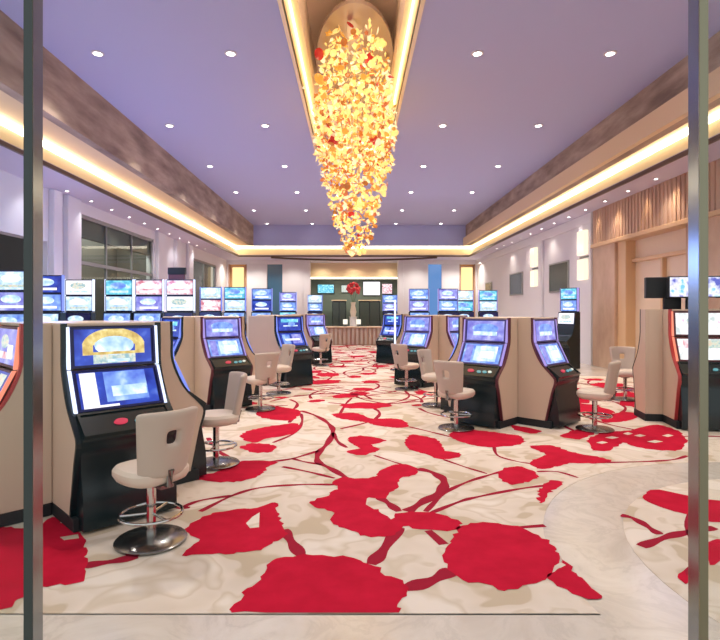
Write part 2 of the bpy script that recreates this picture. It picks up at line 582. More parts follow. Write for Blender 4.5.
# ---- end wall
b = MB()
for x0, x1 in ((XL - 0.3, -7.45), (-6.35, -5.15), (-4.25, -2.95), (2.95, 4.4), (5.2, 6.25), (7.2, XR + 0.3)):
    b.box(x0, x1, YE, YE + 0.35, 0, HS - 0.251)
b.box(-2.95, -2.6, YE - 0.1, YE + 0.45, 0, HS)
b.box(2.6, 2.95, YE - 0.1, YE + 0.45, 0, HS)
b.box(XL - 0.3, -2.951, YE, YE + 0.35, HS - 0.25, HS)
b.box(2.951, XR + 0.3, YE, YE + 0.35, HS - 0.25, HS)
struct(b.obj('wall_far', M['white_wall'], bevel=0.02))
b = MB()
b.box(-7.45, -6.35, YE + 0.2, YE + 0.3, 0, HS)
b.box(6.25, 7.2, YE + 0.2, YE + 0.3, 0, HS)
struct(b.obj('trim_13', M['gold_niche']))
b = MB()
for x in (-7.45, -6.43, 6.25, 7.12):
    b.box(x, x + 0.08, YE + 0.02, YE + 0.2, 0, HS)
struct(b.obj('trim_14', M['bar_wood']))
w = struct(link('window_3', MB().box(-5.15, -4.25, YE + 0.12, YE + 0.16, 0, HS - 0.25).mesh('window_3', mat('teal_glass', rgb(70, 108, 134), 0.15))))
w = struct(link('window_4', MB().box(4.4, 5.2, YE + 0.12, YE + 0.16, 0, HS - 0.25).mesh('window_4', glow('blue_lit_glass', rgb(96, 150, 216), 0.7))))
# curved dark lip of the far bay
b = MB()
arc = []
for k in range(25):
    a = -1 + 2 * k / 24
    arc.append((a * 4.6, 29.9 + 1.6 * (1 - a * a)))
for (x0, y0), (x1, y1) in zip(arc, arc[1:]):
    b.face([(x0, y0, HS - 0.10), (x1, y1, HS - 0.10), (x1, y1, HS), (x0, y0, HS)])
    b.face([(x0, y0 + 0.08, HS - 0.10), (x1, y1 + 0.08, HS - 0.10), (x1, y1, HS - 0.10), (x0, y0, HS - 0.10)])
struct(b.obj('trim_15', M['dark_trim']))

# bar room beyond the far opening
b = MB()
b.box(-3.6, 3.6, 38.4, 38.6, 0, HS)
b.box(-3.6, -3.4, YE + 0.4, 38.4, 0, HS)
b.box(3.4, 3.6, YE + 0.4, 38.4, 0, HS)
struct(b.obj('wall_bar', mat('sage_dark_wall', rgb(112, 128, 122), 0.5)))
b = MB()
b.box(-3.0, 3.0, 34.0, 34.2, EYE + 2.12, HS)
struct(b.obj('trim_16', M['gold_paint']))
b = MB()
b.box(-3.0, 3.0, 33.96, 34.0, EYE + 2.02, EYE + 2.12)
tag(b.obj('linear_light', glow('header_light', rgb(255, 244, 214), 3.0)), 'thin bright light line under the golden header above the far bar', 'light')

# light line round the recess
t = thing('recess_light', 'warm light line running round the inside of the golden ceiling recess', 'light', (0, 11, HT + 0.38))
b = MB()
A, B_ = slot(RX0 + .015, RX1 - .015, RY0 + .015, RY1 - .015), slot(RX0 + .05, RX1 - .05, RY0 + .05, RY1 - .05, r=.58)
A, B_ = [(x, y - 11) for x, y in A], [(x, y - 11) for x, y in B_]
band(b, A, 0.03, A, -0.03); band(b, A, -0.03, B_, -0.03); band(b, B_, -0.03, B_, 0.03)
b.obj('light_strip', glow('recess_glow', rgb(255, 226, 160), 3.0), t, fix=False)

# ------------------------------------------------------------------ entrance posts and panes
PY = 2.2
def entrance(n, x_in, side):
    x0, x1 = sorted((x_in, x_in + side * 0.034))
    far = side * 4.2
    a, c = sorted((x_in + side * 0.02, far))
    w = struct(link('window_%d' % n, MB().box(a, c, PY + 0.03, PY + 0.04, 0, 5.2).mesh('window_%d' % n, M['pane'])))
    p = MB().box(x0, x1, PY, PY + 0.072, 0, 5.2).obj('post', M['steel'], w, bevel=0.002)
    MB().box(x0 - .001, x1 + .001, PY - .006, PY - .0005, 0, 5.2).obj('reflection_strip', M['dark_reflection'] if side < 0 else M['olive_reflection'], w)  # added strip, coloured like the dark lobby reflected in the post front
    return w
entrance(5, -1.308, -1)
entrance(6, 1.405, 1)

# ------------------------------------------------------------------ carpet
CX, CY, RO, RI = 3.9, 3.3, 2.59, 2.02
outer = [(XL + 0.02, 2.94), (CX + RO * cos(radians(188.2)), 2.94)]
for k in range(41):
    a = radians(188.2 - k * (188.2 - 30) / 40)
    outer.append((CX + RO * cos(a), CY + RO * sin(a)))
outer += [(XR - 0.08, CY + RO * sin(radians(30))), (XR - 0.08, 13.4), (5.3, 13.8), (5.3, 31.6), (XL + 0.02, 31.6)]

def inside(p, poly):
    x, y = p
    c = False
    n = len(poly)
    for i in range(n):
        (x0, y0), (x1, y1) = poly[i], poly[i - 1]
        if (y0 > y) != (y1 > y) and x < (x1 - x0) * (y - y0) / (y1 - y0) + x0:
            c = not c
    return c

def wobble(pts, amt=0.02, step=0.07):
    """walk the outline and give it the soft scalloped edge of the woven petals"""
    out = []
    n = len(pts)
    for i in range(n):
        (x0, y0), (x1, y1) = pts[i], pts[(i + 1) % n]
        L = math.hypot(x1 - x0, y1 - y0)
        k = max(1, int(L / step))
        for j in range(k):
            t = j / k
            d = random.uniform(-amt, amt) if j else 0
            out.append((x0 + (x1 - x0) * t - (y1 - y0) / max(L, 1e-6) * d, y0 + (y1 - y0) * t + (x1 - x0) / max(L, 1e-6) * d))
    return out

def petal(pts, amt=0.022):
    n = len(pts)
    P = []
    for i in range(n):
        p0, p1, p2, p3 = pts[i - 1], pts[i], pts[(i + 1) % n], pts[(i + 2) % n]
        L = math.hypot(p2[0] - p1[0], p2[1] - p1[1])
        m = max(2, min(8, int(L / 0.04)))
        for k in range(m):
            t = k / m
            q = []
            for a in (0, 1):
                m1, m2 = 0.35 * (p2[a] - p0[a]), 0.35 * (p3[a] - p1[a])
                q.append((2 * t ** 3 - 3 * t * t + 1) * p1[a] + (t ** 3 - 2 * t * t + t) * m1 + (-2 * t ** 3 + 3 * t * t) * p2[a] + (t ** 3 - t * t) * m2)
            P.append((q[0] + random.uniform(-amt, amt) * (k > 0), max(2.945, q[1] + random.uniform(-amt, amt) * (k > 0))))
    return P

RED = [
 [(232,613.5),(241,601),(247,589),(261,579),(267,569),(277,559),(293,557.6),(306,555),(322,555.6),(334,557.6),(346,557),(363,563),(375,567),(391,577),(403,581),(409,589),(407,597),(397,608),(399,613.5)],
 [(448,546),(457.5,532),(463,526),(483,522.5),(498,523.7),(518,526.4),(533,534),(547,540),(557,550),(559,563),(553,571),(545,581),(529,585),(518,590),(498,590.6),(487,585),(463,581),(452,573),(444,563),(442,556)],
 [(547,577),(557,570),(560,556),(568,564),(578,577),(594,590.6),(602,599),(588,600),(572,594.5),(557,587)],
 [(184,530),(190,524),(200,519.6),(215,513),(229.6,511),(244,509),(261,507),(275,503),(277.5,513),(282,526),(286,536),(273,542.5),(261,551),(244,553),(219,554),(202.5,555),(186,557),(184.6,553),(194,544.6),(200,540),(190,536)],
 [(310,502),(322,498),(330,494),(338,486.5),(332,483.7),(334,481),(344,477.5),(354.5,479),(375,477),(379,471.5),(391,466),(403,464.5),(417.5,468.6),(415,475.5),(403,477.5),(395,490),(387,498),(379,499),(369,498),(367.5,506),(379,512),(391,520),(395,514),(411,512),(436,514),(460,522),(458,530),(440,531),(419.5,530),(403,527),(391,536.5),(371,538),(354.5,532),(338,526),(330,520),(332,512),(318,509)],
 [(180,478),(204,475),(224,470),(230,465),(245,461),(277,462.5),(269,467),(261,475.5),(241,482),(216,482.4)],
 [(255,410),(273,406.7),(298,410),(301,414),(292,420.5),(279.5,420.5),(267,419),(258,416)],
 [(240,436),(249,431),(270,426.6),(295,423.5),(301,426.6),(296,432.7),(281,437),(266,439),(255,443),(243,440)],
 [(240,448),(252,443.4),(275,446),(273,452),(255,453)],
 [(348,439),(359,436),(371,437),(386.5,441),(371,445),(380,449),(376,452.6),(362,455.6),(350,454),(348,451),(359,449),(353,445)],
 [(405,441),(411,435),(428,437),(440,442),(444,451),(460,453),(460,457),(444,460),(432,457),(419.5,453),(409,449)],
 [(332,414.5),(354.5,413),(371,418.6),(391,418.6),(403,420.6),(409,426.7),(395,428),(375,425.5),(363,422),(342,419.4)],
 [(448,435),(463,429),(498,433),(522,437),(523.6,443),(506,446.7),(487,447.5),(463,443)],
 [(510,425),(541,431),(531,434),(514,430)],
 [(529.5,446.7),(553,446),(572,452.5),(603,458),(611,461.5),(596,464),(568,464),(553,468),(537,469),(531,462),(545,454.5)],
 [(498,474),(508,468),(522,467),(535,472),(537,478),(524,483.6),(510,485),(502,480)],
 [(543,485.6),(551,480.5),(564,482.5),(557,488.7),(549,493),(545,502),(539,503),(539,491)],
 [(588,439),(603,433),(627,431),(658,425),(681,433),(687,443),(677,450.6),(658,450.6),(634.5,446.7),(623,443),(611,450.6),(592,450.6)],
 [(600,417),(625,412),(640,416),(628,421),(606,423)],
 [(560,436),(585,428),(596,432),(580,440)],
 [(43,524),(52.5,517.5),(65,524),(77.5,532),(86,542.5),(88,559),(86,572),(84,582),(65,586),(43,587.5),(24,598),(15,602),(12,608),(-10,612),(-30,600),(-30,528),(0,527),(22,529)],
 [(440,399),(470,396),(500,402),(470,406)],
]
VINE = [
 ([(399,528),(383,551),(371,565)], .10), ([(283,530),(292,543),(302,557)], .09),
 ([(334,485),(302,485),(261,488),(232.5,496),(200,512)], .05), ([(232,496),(200,501),(182,508)], .05),
 ([(160,497),(175,507),(190,508)], .06),
 ([(301,414),(302,422),(295,433),(273,443)], .05),
 ([(301,411),(316,416),(328,423.5),(333,431),(328,443),(319,452.6),(318,462),(331,469),(347,478.6)], .08),
 ([(333,433),(338,442),(347,448)], .06), ([(319,451),(292,459),(270,462)], .06), ([(292,458.7),(304,462),(322,465)], .05),
 ([(282.5,467),(310,472.5),(334.5,478.6)], .05),
 ([(417.5,469),(434,473.5),(444,481.6),(440,492),(423.6,502),(407,512)], .10),
 ([(425.6,512),(444,494),(464,483.7),(487,476),(502,472)], .05),
 ([(432,513),(460,502),(479,497),(518,489.5),(545,486)], .05),
 ([(379,498),(389,504),(399,512)], .08), ([(452,571),(432,581),(405,589)], .11), ([(428,531),(444,545)], .07),
 ([(444,460),(464,467),(487,474)], .04), ([(494,447),(498,456),(518,462),(532,464)], .04),
 ([(596,463),(642,462),(673,460),(687,456)], .05), ([(537,472),(557,472),(578,478)], .045), ([(518,528),(545,526)], .05),
 ([(208,438),(217.5,450.6),(230,458)], .06), ([(374,455.6),(393,462),(403,465)], .035),
 ([(86,566),(112,562),(138,557)], .09), ([(409,427),(430,432),(450,437)], .05), ([(340,414),(346,404),(352,398)], .05),
]
def ribbon(b, pts, w, z):
    P = spline(pts, 6) if len(pts) > 2 else pts
    L, R = [], []
    for i, p in enumerate(P):
        a, c = P[max(i - 1, 0)], P[min(i + 1, len(P) - 1)]
        dx, dy = c[0] - a[0], c[1] - a[1]
        l = math.hypot(dx, dy) or 1
        k = w / 2 * (0.9 + 0.25 * sin(i * 0.9))
        L.append((p[0] - dy / l * k, p[1] + dx / l * k))
        R.append((p[0] + dy / l * k, p[1] - dx / l * k))
    for i in range(len(P) - 1):
        b.face([(*R[i], z), (*R[i + 1], z), (*L[i + 1], z), (*L[i], z)])

def bloom(cx, cy, r, seed):
    rnd = random.Random(seed)
    lobes = rnd.choice((5, 6, 7))
    ph, sq, ro = rnd.uniform(0, 6.28), rnd.uniform(0.55, 0.9), rnd.uniform(0, 3.14)
    pts = []
    for k in range(44):
        a = 2 * pi * k / 44
        rr = r * (0.80 + 0.16 * abs(sin(lobes * a / 2 + ph)) + rnd.uniform(-0.05, 0.05))
        if rnd.random() < 0.0:
            rr *= 0.8
        x, y = rr * cos(a), rr * sq * sin(a)
        pts.append((cx + x * cos(ro) - y * sin(ro), cy + x * sin(ro) + y * cos(ro)))
    return pts

b = MB()
b.mi = 0
b.flat(outer, 0.003)
band(b, outer, 0.0, outer, 0.003)
b.mi = 2
for pts, w in VINE:
    ribbon(b, [fl(*p) for p in pts], w, 0.0042)
b.mi = 1
for pts in RED:
    b.flat(petal([fl(*p) for p in pts]), 0.0054)
# the repeat of the pattern farther down the hall and out to the sides
rnd = random.Random(5)
cells = []
for iy in range(25):
    for ix in range(-7, 8):
        x = ix * 1.02 + (0.5 if iy % 2 else 0) + rnd.uniform(-0.4, 0.4)
        y = 9.7 + iy * 0.88 + rnd.uniform(-0.35, 0.35)
        cells.append((x, y, rnd.choice((0.14, 0.2, 0.28, 0.36, 0.5))))
for x, y in ((-4.4, 4.2), (-6.2, 5.0), (-4.9, 6.4), (-6.6, 7.6), (-4.2, 8.4), (-5.9, 9.4), (5.6, 6.6), (6.5, 8.2), (5.2, 9.6), (3.9, 9.1), (-3.6, 6.9)):
    cells.append((x, y, rnd.uniform(0.5, 0.8)))
for i, (x, y, r) in enumerate(cells):
    P = bloom(x, y, r, i)
    if all(inside(p, outer) for p in P):
        b.mi = 1
        b.flat(P, 0.0054)
        b.mi = 2
        for q in (0, 1):
            a, tw = rnd.uniform(0, 6.28), rnd.choice((-0.8, 0.8))
            V = [(x + t * 1.9 * cos(a + tw * t), y + t * 1.9 * sin(a + tw * t)) for t in (0.15, 0.4, 0.7, 1.0)]
            if all(inside(p, outer) for p in V):
                ribbon(b, V, 0.06, 0.0042)
# pale slips inside two of the near flowers
b.mi = 0
b.flat([fl(*p) for p in [(246,524),(252.5,517.5),(259.6,513),(259,528),(250,529)]], 0.0062)
b.flat([fl(*p) for p in [(60,538),(78,535),(79,539),(64,541)]], 0.0062)
b.flat([fl(*p) for p in [(554,567),(561,563),(566,566),(560,569)]], 0.0062)
for px, py, s in ((612, 438, 7), (640, 436, 6), (655, 442, 8), (628, 434, 5), (602, 443, 6), (668, 436, 6)):
    b.flat([fl(px - s, py), fl(px, py - 1.4), fl(px + s, py), fl(px, py + 1.4)], 0.0062)
carpet = b.obj('carpet', [M['cream_carpet'], M['red_carpet'], M['vine_carpet']], fix=False)
tag(carpet, 'wide cream carpet with big red flowers and dark red vines filling the hall', 'carpet')

b = MB()
isl = [(CX + RI * cos(2 * pi * k / 64), CY + RI * sin(2 * pi * k / 64)) for k in range(64)]
b.flat(isl, 0.003)
band(b, isl, 0.0, isl, 0.003)
b.mi = 1
for pts in ([(642.5,498),(648,491.6),(659,490),(687,496),(707,500),(730,503),(730,522),(707,522),(687,515),(674,512),(659,507),(648,502.5)],
            [(677.5,577.5),(684,571),(686,576),(700,577.5),(686,585),(682,582)],
            [(707,545),(720,540),(722,560),(710,566)]):
    b.flat(petal([fl(*p) for p in pts], 0.008), 0.0054)
b.mi = 2
ribbon(b, [fl(*p) for p in [(621,515.5),(634,519),(649,528),(660,535)]], 0.07, 0.0042)
ribbon(b, [fl(*p) for p in [(641,547),(665,538),(690,532),(715,528)]], 0.08, 0.0042)
ribbon(b, [fl(*p) for p in [(691,498),(692,515),(694,540)]], 0.10, 0.0042)
ribbon(b, [fl(*p) for p in [(689,578),(702,560),(716,545)]], 0.08, 0.0042)
tag(b.obj('carpet', [M['cream_carpet'], M['red_carpet'], M['vine_carpet']], fix=False), 'round cream and red carpet island inside the curved marble path at right', 'carpet')

ZC = 0.0068      # top of the carpet
# ------------------------------------------------------------------ curved slot machine
W2 = 0.40
CHEEK = spline([(.20, 1.545), (.205, 1.36), (.215, 1.17), (.33, .92), (.49, .75), (.545, .665), (.50, .50), (.45, .28), (.41, .10)], 4)
cache = {}
def cached(key, fn):
    if key not in cache:
        cache[key] = fn()
    return cache[key]

def plane(p0, p1):
    """frame of a sloping panel between two profile points (d, z): u across, v up along the slope, n outwards"""
    a, c = Vector((0, -p0[0], p0[1])), Vector((0, -p1[0], p1[1]))
    v = (a - c)
    L = v.length
    v.normalize()
    n = Vector((1, 0, 0)).cross(v)
    if n.y > 0:
        n = -n
    return c, v, n.normalized(), L
def on(fr, u, t, h=0.0):
    c, v, n, L = fr
    return c + Vector((u, 0, 0)) + v * (t * L) + n * h
def rect(b, fr, u0, u1, t0, t1, h):
    b.face([on(fr, u0, t0, h), on(fr, u1, t0, h), on(fr, u1, t1, h), on(fr, u0, t1, h)])
def blob(b, fr, u, t, ru, rt, h, n=20, a0=0, a1=360, inner=0.0):
    c, v, nn, L = fr
    if inner:
        for k in range(n):
            q = []
            for (kk, s) in ((k, inner), (k, 1), (k + 1, 1), (k + 1, inner)):
                a = radians(a0 + (a1 - a0) * kk / n)
                q.append(on(fr, u + ru * s * cos(a), t + rt * s * sin(a), h))
            b.face(q)
    else:
        b.face([on(fr, u + ru * cos(radians(a0 + (a1 - a0) * k / n)), t + rt * sin(radians(a0 + (a1 - a0) * k / n)), h) for k in range(n)])
def frame_panel(fr, u0, u1, t0, t1, m, d=0.03):
    """bezel: a solid slab behind and round the display"""
    b = MB()
    L = fr[3]
    for (a0, a1, s0, s1, h0, h1) in ((u0, u1, t0, t1, -d, 0.0), (u0, u0 + m, t0, t1, 0, .012), (u1 - m, u1, t0, t1, 0, .012),
                                      (u0 + m, u1 - m, t0, t0 + m / L, 0, .012), (u0 + m, u1 - m, t1 - m / L, t1, 0, .012)):
        P = [on(fr, a, s, h) for h in (h0, h1) for s in (s0, s1) for a in (a0, a1)]
        V = [b.bm.verts.new(p) for p in P]
        for q in ((0, 2, 3, 1), (4, 5, 7, 6), (0, 1, 5, 4), (2, 6, 7, 3), (0, 4, 6, 2), (1, 3, 7, 5)):
            b.bm.faces.new([V[i] for i in q])
    return b

UP = plane((.212, 1.515), (.245, 1.19))
LO = plane((.255, 1.17), (.405, .865))
DK = plane((.415, .855), (.60, .715))

def art_upper(theme, fr):
    b = MB()
    u = 0.30
    if theme == 'royal':
        b.mi = 0; blob(b, fr, 0, .50, .255, .46, .004, 28, 8, 172, .55)            # golden arch
        rect(b, fr, -.25, -.17, .30, .56, .0045)
        rect(b, fr, .17, .25, .30, .56, .0045)
        b.mi = 1; blob(b, fr, 0, .52, .16, .24, .006)
        b.mi = 0; rect(b, fr, -.19, .19, .30, .37, .007)
        b.mi = 2; rect(b, fr, -.17, .17, .08, .30, .005)
        b.mi = 1; rect(b, fr, -.06, .12, .11, .18, .007)
        ms = [M['gold_lit'], M['ice'], M['pale_lit']]
    elif theme == 'lilac':
        b.mi = 0; blob(b, fr, 0, .60, .22, .22, .004)
        b.mi = 1; rect(b, fr, -.20, .20, .28, .46, .005)
        b.mi = 2; rect(b, fr, -.24, .24, .08, .18, .005)
        ms = [M['sky'], M['ice'], M['lilac']]
    elif theme == 'blue':
        b.mi = 0; rect(b, fr, -.24, .24, .62, .84, .004)
        b.mi = 1; rect(b, fr, -.18, .22, .34, .42, .005)
        b.mi = 2; blob(b, fr, .05, .5, .10, .16, .006)
        ms = [M['cyan'], M['ice'], M['sky']]
    else:
        b.mi = 0; blob(b, fr, -.05, .62, .12, .18, .004)
        b.mi = 1; rect(b, fr, -.20, .05, .18, .36, .005)
        b.mi = 2; rect(b, fr, .06, .22, .20, .55, .005)
        ms = [M['pale_lit'], M['pink_lit'], M['white']]
    return b.mesh('artwork', ms, fix=False)
def art_lower(theme, fr):
    b = MB()
    if theme == 'royal':
        b.mi = 0; rect(b, fr, -.29, -.17, .06, .93, .004)
        rect(b, fr, -.17, -.02, .04, .12, .004)
        b.mi = 1; rect(b, fr, -.11, .23, .18, .92, .004)
        b.mi = 2; rect(b, fr, -.06, .22, .30, .56, .006)
        ms = [M['white'], M['sky'], M['ice']]
    elif theme == 'lilac':
        b.mi = 0; rect(b, fr, -.12, .25, .16, .86, .004)
        b.mi = 1; rect(b, fr, -.28, -.16, .10, .90, .004)
        b.mi = 2; rect(b, fr, -.02, .20, .30, .62, .006)
        ms = [M['ice'], M['lilac'], M['white']]
    elif theme == 'blue':
        b.mi = 0; rect(b, fr, -.26, -.06, .2, .85, .004)
        b.mi = 1; rect(b, fr, .0, .26, .2, .85, .004)
        b.mi = 2; rect(b, fr, -.2, .2, .42, .55, .006)
        ms = [M['sky'], M['lilac'], M['white']]
    else:
        b.mi = 0; rect(b, fr, -.26, .26, .1, .5, .004)
        b.mi = 1; rect(b, fr, -.24, .0, .56, .88, .004)
        b.mi = 2; rect(b, fr, .04, .24, .56, .88, .004)
        ms = [M['white'], M['pink_lit'], M['pale_lit']]
    return b.mesh('artwork', ms, fix=False)

BG = {'dusk': 'lilac', 'royal': 'royal', 'lilac': 'lilac', 'blue': 'royal', 'red': 'whitish'}
BG2 = {'dusk': 'royal', 'royal': 'royal', 'lilac': 'sky', 'blue': 'royal', 'red': 'whitish'}
BEZ = {'dusk': 'maroon', 'royal': 'navy', 'lilac': 'violet', 'blue': 'navy', 'red': 'maroon'}
EDGE = {'dusk': 'red_gloss', 'royal': 'black', 'lilac': 'maroon', 'blue': 'black', 'red': 'red_gloss'}
STRIP = {'dusk': 'strip_orange', 'royal': 'strip_white', 'lilac': 'strip_violet', 'blue': 'strip_blue', 'red': 'strip_orange'}

def m_cabinet():
    b = MB()
    prof = [(-d, z) for d, z in CHEEK]
    side = [(0.0, 1.545)] + prof + [(0.0, .10)]
    b.prism(side, -W2, -W2 + .035)
    b.prism(side, W2 - .035, W2)
    b.box(-W2 + .035, W2 - .035, -.03, 0.0, .10, 1.545)
    b.box(-W2 + .035, W2 - .035, -.20, -.03, 1.52, 1.545)
    return b.mesh('cabinet', M['cheek'], bevel=0.004, segs=1)
def m_edge(s, theme):
    b = MB()
    P = [(-d, z) for d, z in CHEEK]
    Q = [(-d - .022, z) for d, z in CHEEK]
    x0, x1 = sorted((s * (W2 + .003), s * (W2 - .042)))
    n = len(P)
    for i in range(n - 1):
        for (A, Bq) in ((P, Q),):
            v = [(x0, *A[i]), (x0, *A[i + 1]), (x0, *Bq[i + 1]), (x0, *Bq[i])]
            w = [(x1, *p[1:]) for p in v]
            b.face(v); b.face(list(reversed(w)))
            b.face([v[3], v[2], w[2], w[3]])
            b.face([v[1], v[0], w[0], w[1]])
    b.face([(x0, *P[0]), (x0, *Q[0]), (x1, *Q[0]), (x1, *P[0])])
    return b.mesh('edge_trim', M[EDGE[theme]], fix=False)
def m_belly():
    b = MB()
    pr = [(-.02, .02), (-.02, .60)] + [(-d, z) for d, z in spline([(.42, .83), (.565, .72), (.58, .67), (.545, .58), (.555, .45), (.59, .25), (.60, .02)], 4)]
    b.prism(pr, -W2 + .036, W2 - .036)
    return b.mesh('belly_door', M['black'], smooth=True)
def m_plinth():
    return MB().box(-W2 - .002, W2 + .002, -.50, -.001, 0, .098).mesh('plinth', M['black_matte'], bevel=.004, segs=1)
def m_deck():
    b = frame_panel(DK, -W2 + .045, W2 - .045, 0, 1, .02, .05)
    return b.mesh('button_deck', M['black'])
def m_button(u, t, ru, rt, key):
    b = MB()
    c, v, n, L = DK
    lo = [on(DK, u + ru * cos(2 * pi * k / 16), t + rt * sin(2 * pi * k / 16), 0.0) for k in range(16)]
    hi = [on(DK, u + ru * .9 * cos(2 * pi * k / 16), t + rt * .9 * sin(2 * pi * k / 16), .016) for k in range(16)]
    L_, H_ = [b.bm.verts.new(p) for p in lo], [b.bm.verts.new(p) for p in hi]
    b.bm.faces.new(H_)
    for k in range(16):
        b.bm.faces.new((L_[k], L_[(k + 1) % 16], H_[(k + 1) % 16], H_[k]))
    return b.mesh('button', M[key], smooth=False)
def m_strip(s, theme):
    b = MB()
    for fr in (UP, LO):
        rect(b, fr, s * .355 - .011, s * .355 + .011, -.02, 1.0, .016)
        for h in ():
            pass
    bm = b.bm
    r = bmesh.ops.extrude_face_region(bm, geom=list(bm.faces))
    bmesh.ops.translate(bm, verts=[g for g in r['geom'] if isinstance(g, bmesh.types.BMVert)], vec=(0, .03, 0))
    return b.mesh('light_strip', M[STRIP[theme]])
def m_disp(fr, key, u0=-.31, u1=.31):
    b = MB()
    rect(b, fr, u0, u1, .04, .96, .002)
    return b.mesh('display', M[key], fix=False)
def m_topper(theme):
    b = MB()
    b.box(-.37, .37, -.14, -.05, 1.70, 1.99)
    b.box(-.12, .12, -.12, -.06, 1.545, 1.70)
    return b.mesh('topper', M['black_matte'], bevel=.006, segs=1)
def m_topper_disp(key):
    b = MB()
    b.face([(-.355, -.142, 1.715), (.355, -.142, 1.715), (.355, -.142, 1.975), (-.355, -.142, 1.975)])
    return b.mesh('display', M[key], fix=False)

def machine(theme, label, loc, rz, group, topper=None):
    t = thing('slot_machine', label, 'slot machine', loc, rz, group)
    link('cabinet', cached('cab', m_cabinet), t)
    for s in (-1, 1):
        link('edge_trim', cached(('edge', s, theme), lambda: m_edge(s, theme)), t)
        link('light_strip', cached(('strip', s, theme), lambda: m_strip(s, theme)), t)
    link('plinth', cached('plinth', m_plinth), t)
    link('belly_door', cached('belly', m_belly), t)
    for nm, fr, bg, art in (('upper_screen', UP, BG, art_upper), ('lower_screen', LO, BG2, art_lower)):
        sc = link(nm, cached((nm, theme), lambda: frame_panel(fr, -.345, .345, 0, 1, .02).mesh(nm, M[BEZ[theme]])), t)
        link('display', cached((nm, 'd', theme), lambda: m_disp(fr, bg[theme])), sc)
        link('artwork', cached((nm, 'a', theme), lambda: art(theme, fr)), sc)
    d = link('button_deck', cached('deck', m_deck), t)
    for i, (u, tt, ru, rt, key) in enumerate(((-.06, .45, .055, .12, 'button_red'), (.08, .40, .035, .09, 'button_teal'), (.17, .42, .035, .09, 'button_teal'), (.25, .46, .03, .08, 'pale_lit'))):
        link('button', cached(('btn', i), lambda: m_button(u, tt, ru, rt, key)), d)
    if topper:
        k = link('topper', cached('topper', lambda: m_topper(theme)), t)
        link('display', cached(('td', topper), lambda: m_topper_disp(topper)), k)
    return t

def pod(seam, rot, specs, core=True):
    """machines standing back to back round a square core; seam = the corner nearest the door"""
    sx, sy = seam
    c = Vector((sx, sy + 0.5657, 0))
    R = Matrix.Rotation(rot, 3, 'Z')
    out = {}
    for ang, theme, label in specs:
        a = radians(ang) + rot
        n = Vector((sin(a), -cos(a), 0))
        out[ang] = machine(theme, label, c + n * 0.402 + Vector((0, 0, ZC)), a, 'curved slot machines on the floor')
    return c, out

podL1, _ = pod((-2.43, 4.35), 0, [
    (45, 'royal', 'nearest slot machine at left, blue screens with a golden arch, facing the aisle'),
    (-45, 'dusk', 'slot machine cut by the left picture edge beside the dark entrance post'),
    (135, 'blue', 'slot machine turned away behind the nearest one, serving the second chair at left')])
podL2, _ = pod((-2.72, 9.2), 0, [
    (45, 'lilac', 'slot machine with pale blue screens behind the second chair at left'),
    (-45, 'blue', 'slot machine at left with narrow blue screen showing above the nearest chair'),
    (135, 'blue', 'slot machine turned away behind the pale blue one at left')])
podL3, _ = pod((-1.88, 11.9), 0, [
    (45, 'blue', 'dark blue slot machine beside the aisle at left, in front of the far columns')])
podL4, _ = pod((-1.66, 17.0), 0, [
    (45, 'lilac', 'farthest slot machine on the left side of the aisle, small pale blue screens')])
podR1, _ = pod((2.39, 7.88), 0, [
    (-45, 'lilac', 'slot machine with lilac screens facing the aisle at right, cream side panel on its right'),
    (45, 'lilac', 'slot machine seen nearly edge on, right of the central cream panel at right'),
    (-135, 'blue', 'slot machine turned away behind the lilac one at right')])
podR2, _ = pod((1.86, 11.9), 0, [
    (-45, 'lilac', 'second slot machine along the right side of the aisle, behind the chairs'),
    (45, 'lilac', 'narrow slot machine with dark frame between the chairs and the lilac one at right')])
podR3, _ = pod((1.66, 17.0), 0, [
    (-45, 'blue', 'farthest slot machine on the right side of the aisle, small bright blue screen')])

# the bank at the right wall, back to back pairs, seen past the right post
a = radians(-10)
n = Vector((sin(a), -cos(a), 0))
u = Vector((cos(a), sin(a), 0))
base = Vector((4.585, 8.02, ZC))
for k, (th, lab, lab2) in enumerate((('red', 'slot machine with red frame and white screen beside the right entrance post', 'slot machine turned to the wall behind the red framed one, black topper back showing'),
                          ('red', 'slot machine at the right picture edge with orange lit frame', 'slot machine turned to the wall at the right picture edge, black topper back showing'))):
    p = base + u * (0.40 + k * 0.98)
    machine(th, lab, p + n * 0.002, a, 'curved slot machines on the floor', 'mixed').scale.z = 1.08
    machine('blue', lab2, p - n * 0.002 - u * 0.24, a + pi, 'curved slot machines on the floor', 'royal').scale.z = 1.08

# cores between the backs
for i, (c, lab) in enumerate(((podL1, 'square cream hub the nearest left machines back on to'), (podL2, 'square cream hub behind the pale blue left machine'),
                 (podL3, 'square cream hub behind the dark blue aisle machine at left'), (podL4, 'square cream hub behind the farthest left machine'),
                 (podR1, 'square cream hub the first right machines back on to'), (podR2, 'square cream hub behind the second right machine'),
                 (podR3, 'square cream hub behind the farthest right machine'))):
    t = thing('machine_hub', lab, 'machine hub', c + Vector((0, 0, ZC)), radians(45), 'hubs of the machine groups')
    MB().box(-.398, .398, -.398, .398, 0.10, 1.53).obj('hub_body', M['cheek'], t, bevel=.01)
    MB().box(-.395, .395, -.395, .395, 0, 0.098).obj('plinth', M['black_matte'], t)
    b = MB(); b.lathe([(0.0, 1.552), (.33, 1.55), (.36, 1.545), (.36, 1.531), (0, 1.531)], 24)
    b.obj('cap', M['bar_top'], t, smooth=True)

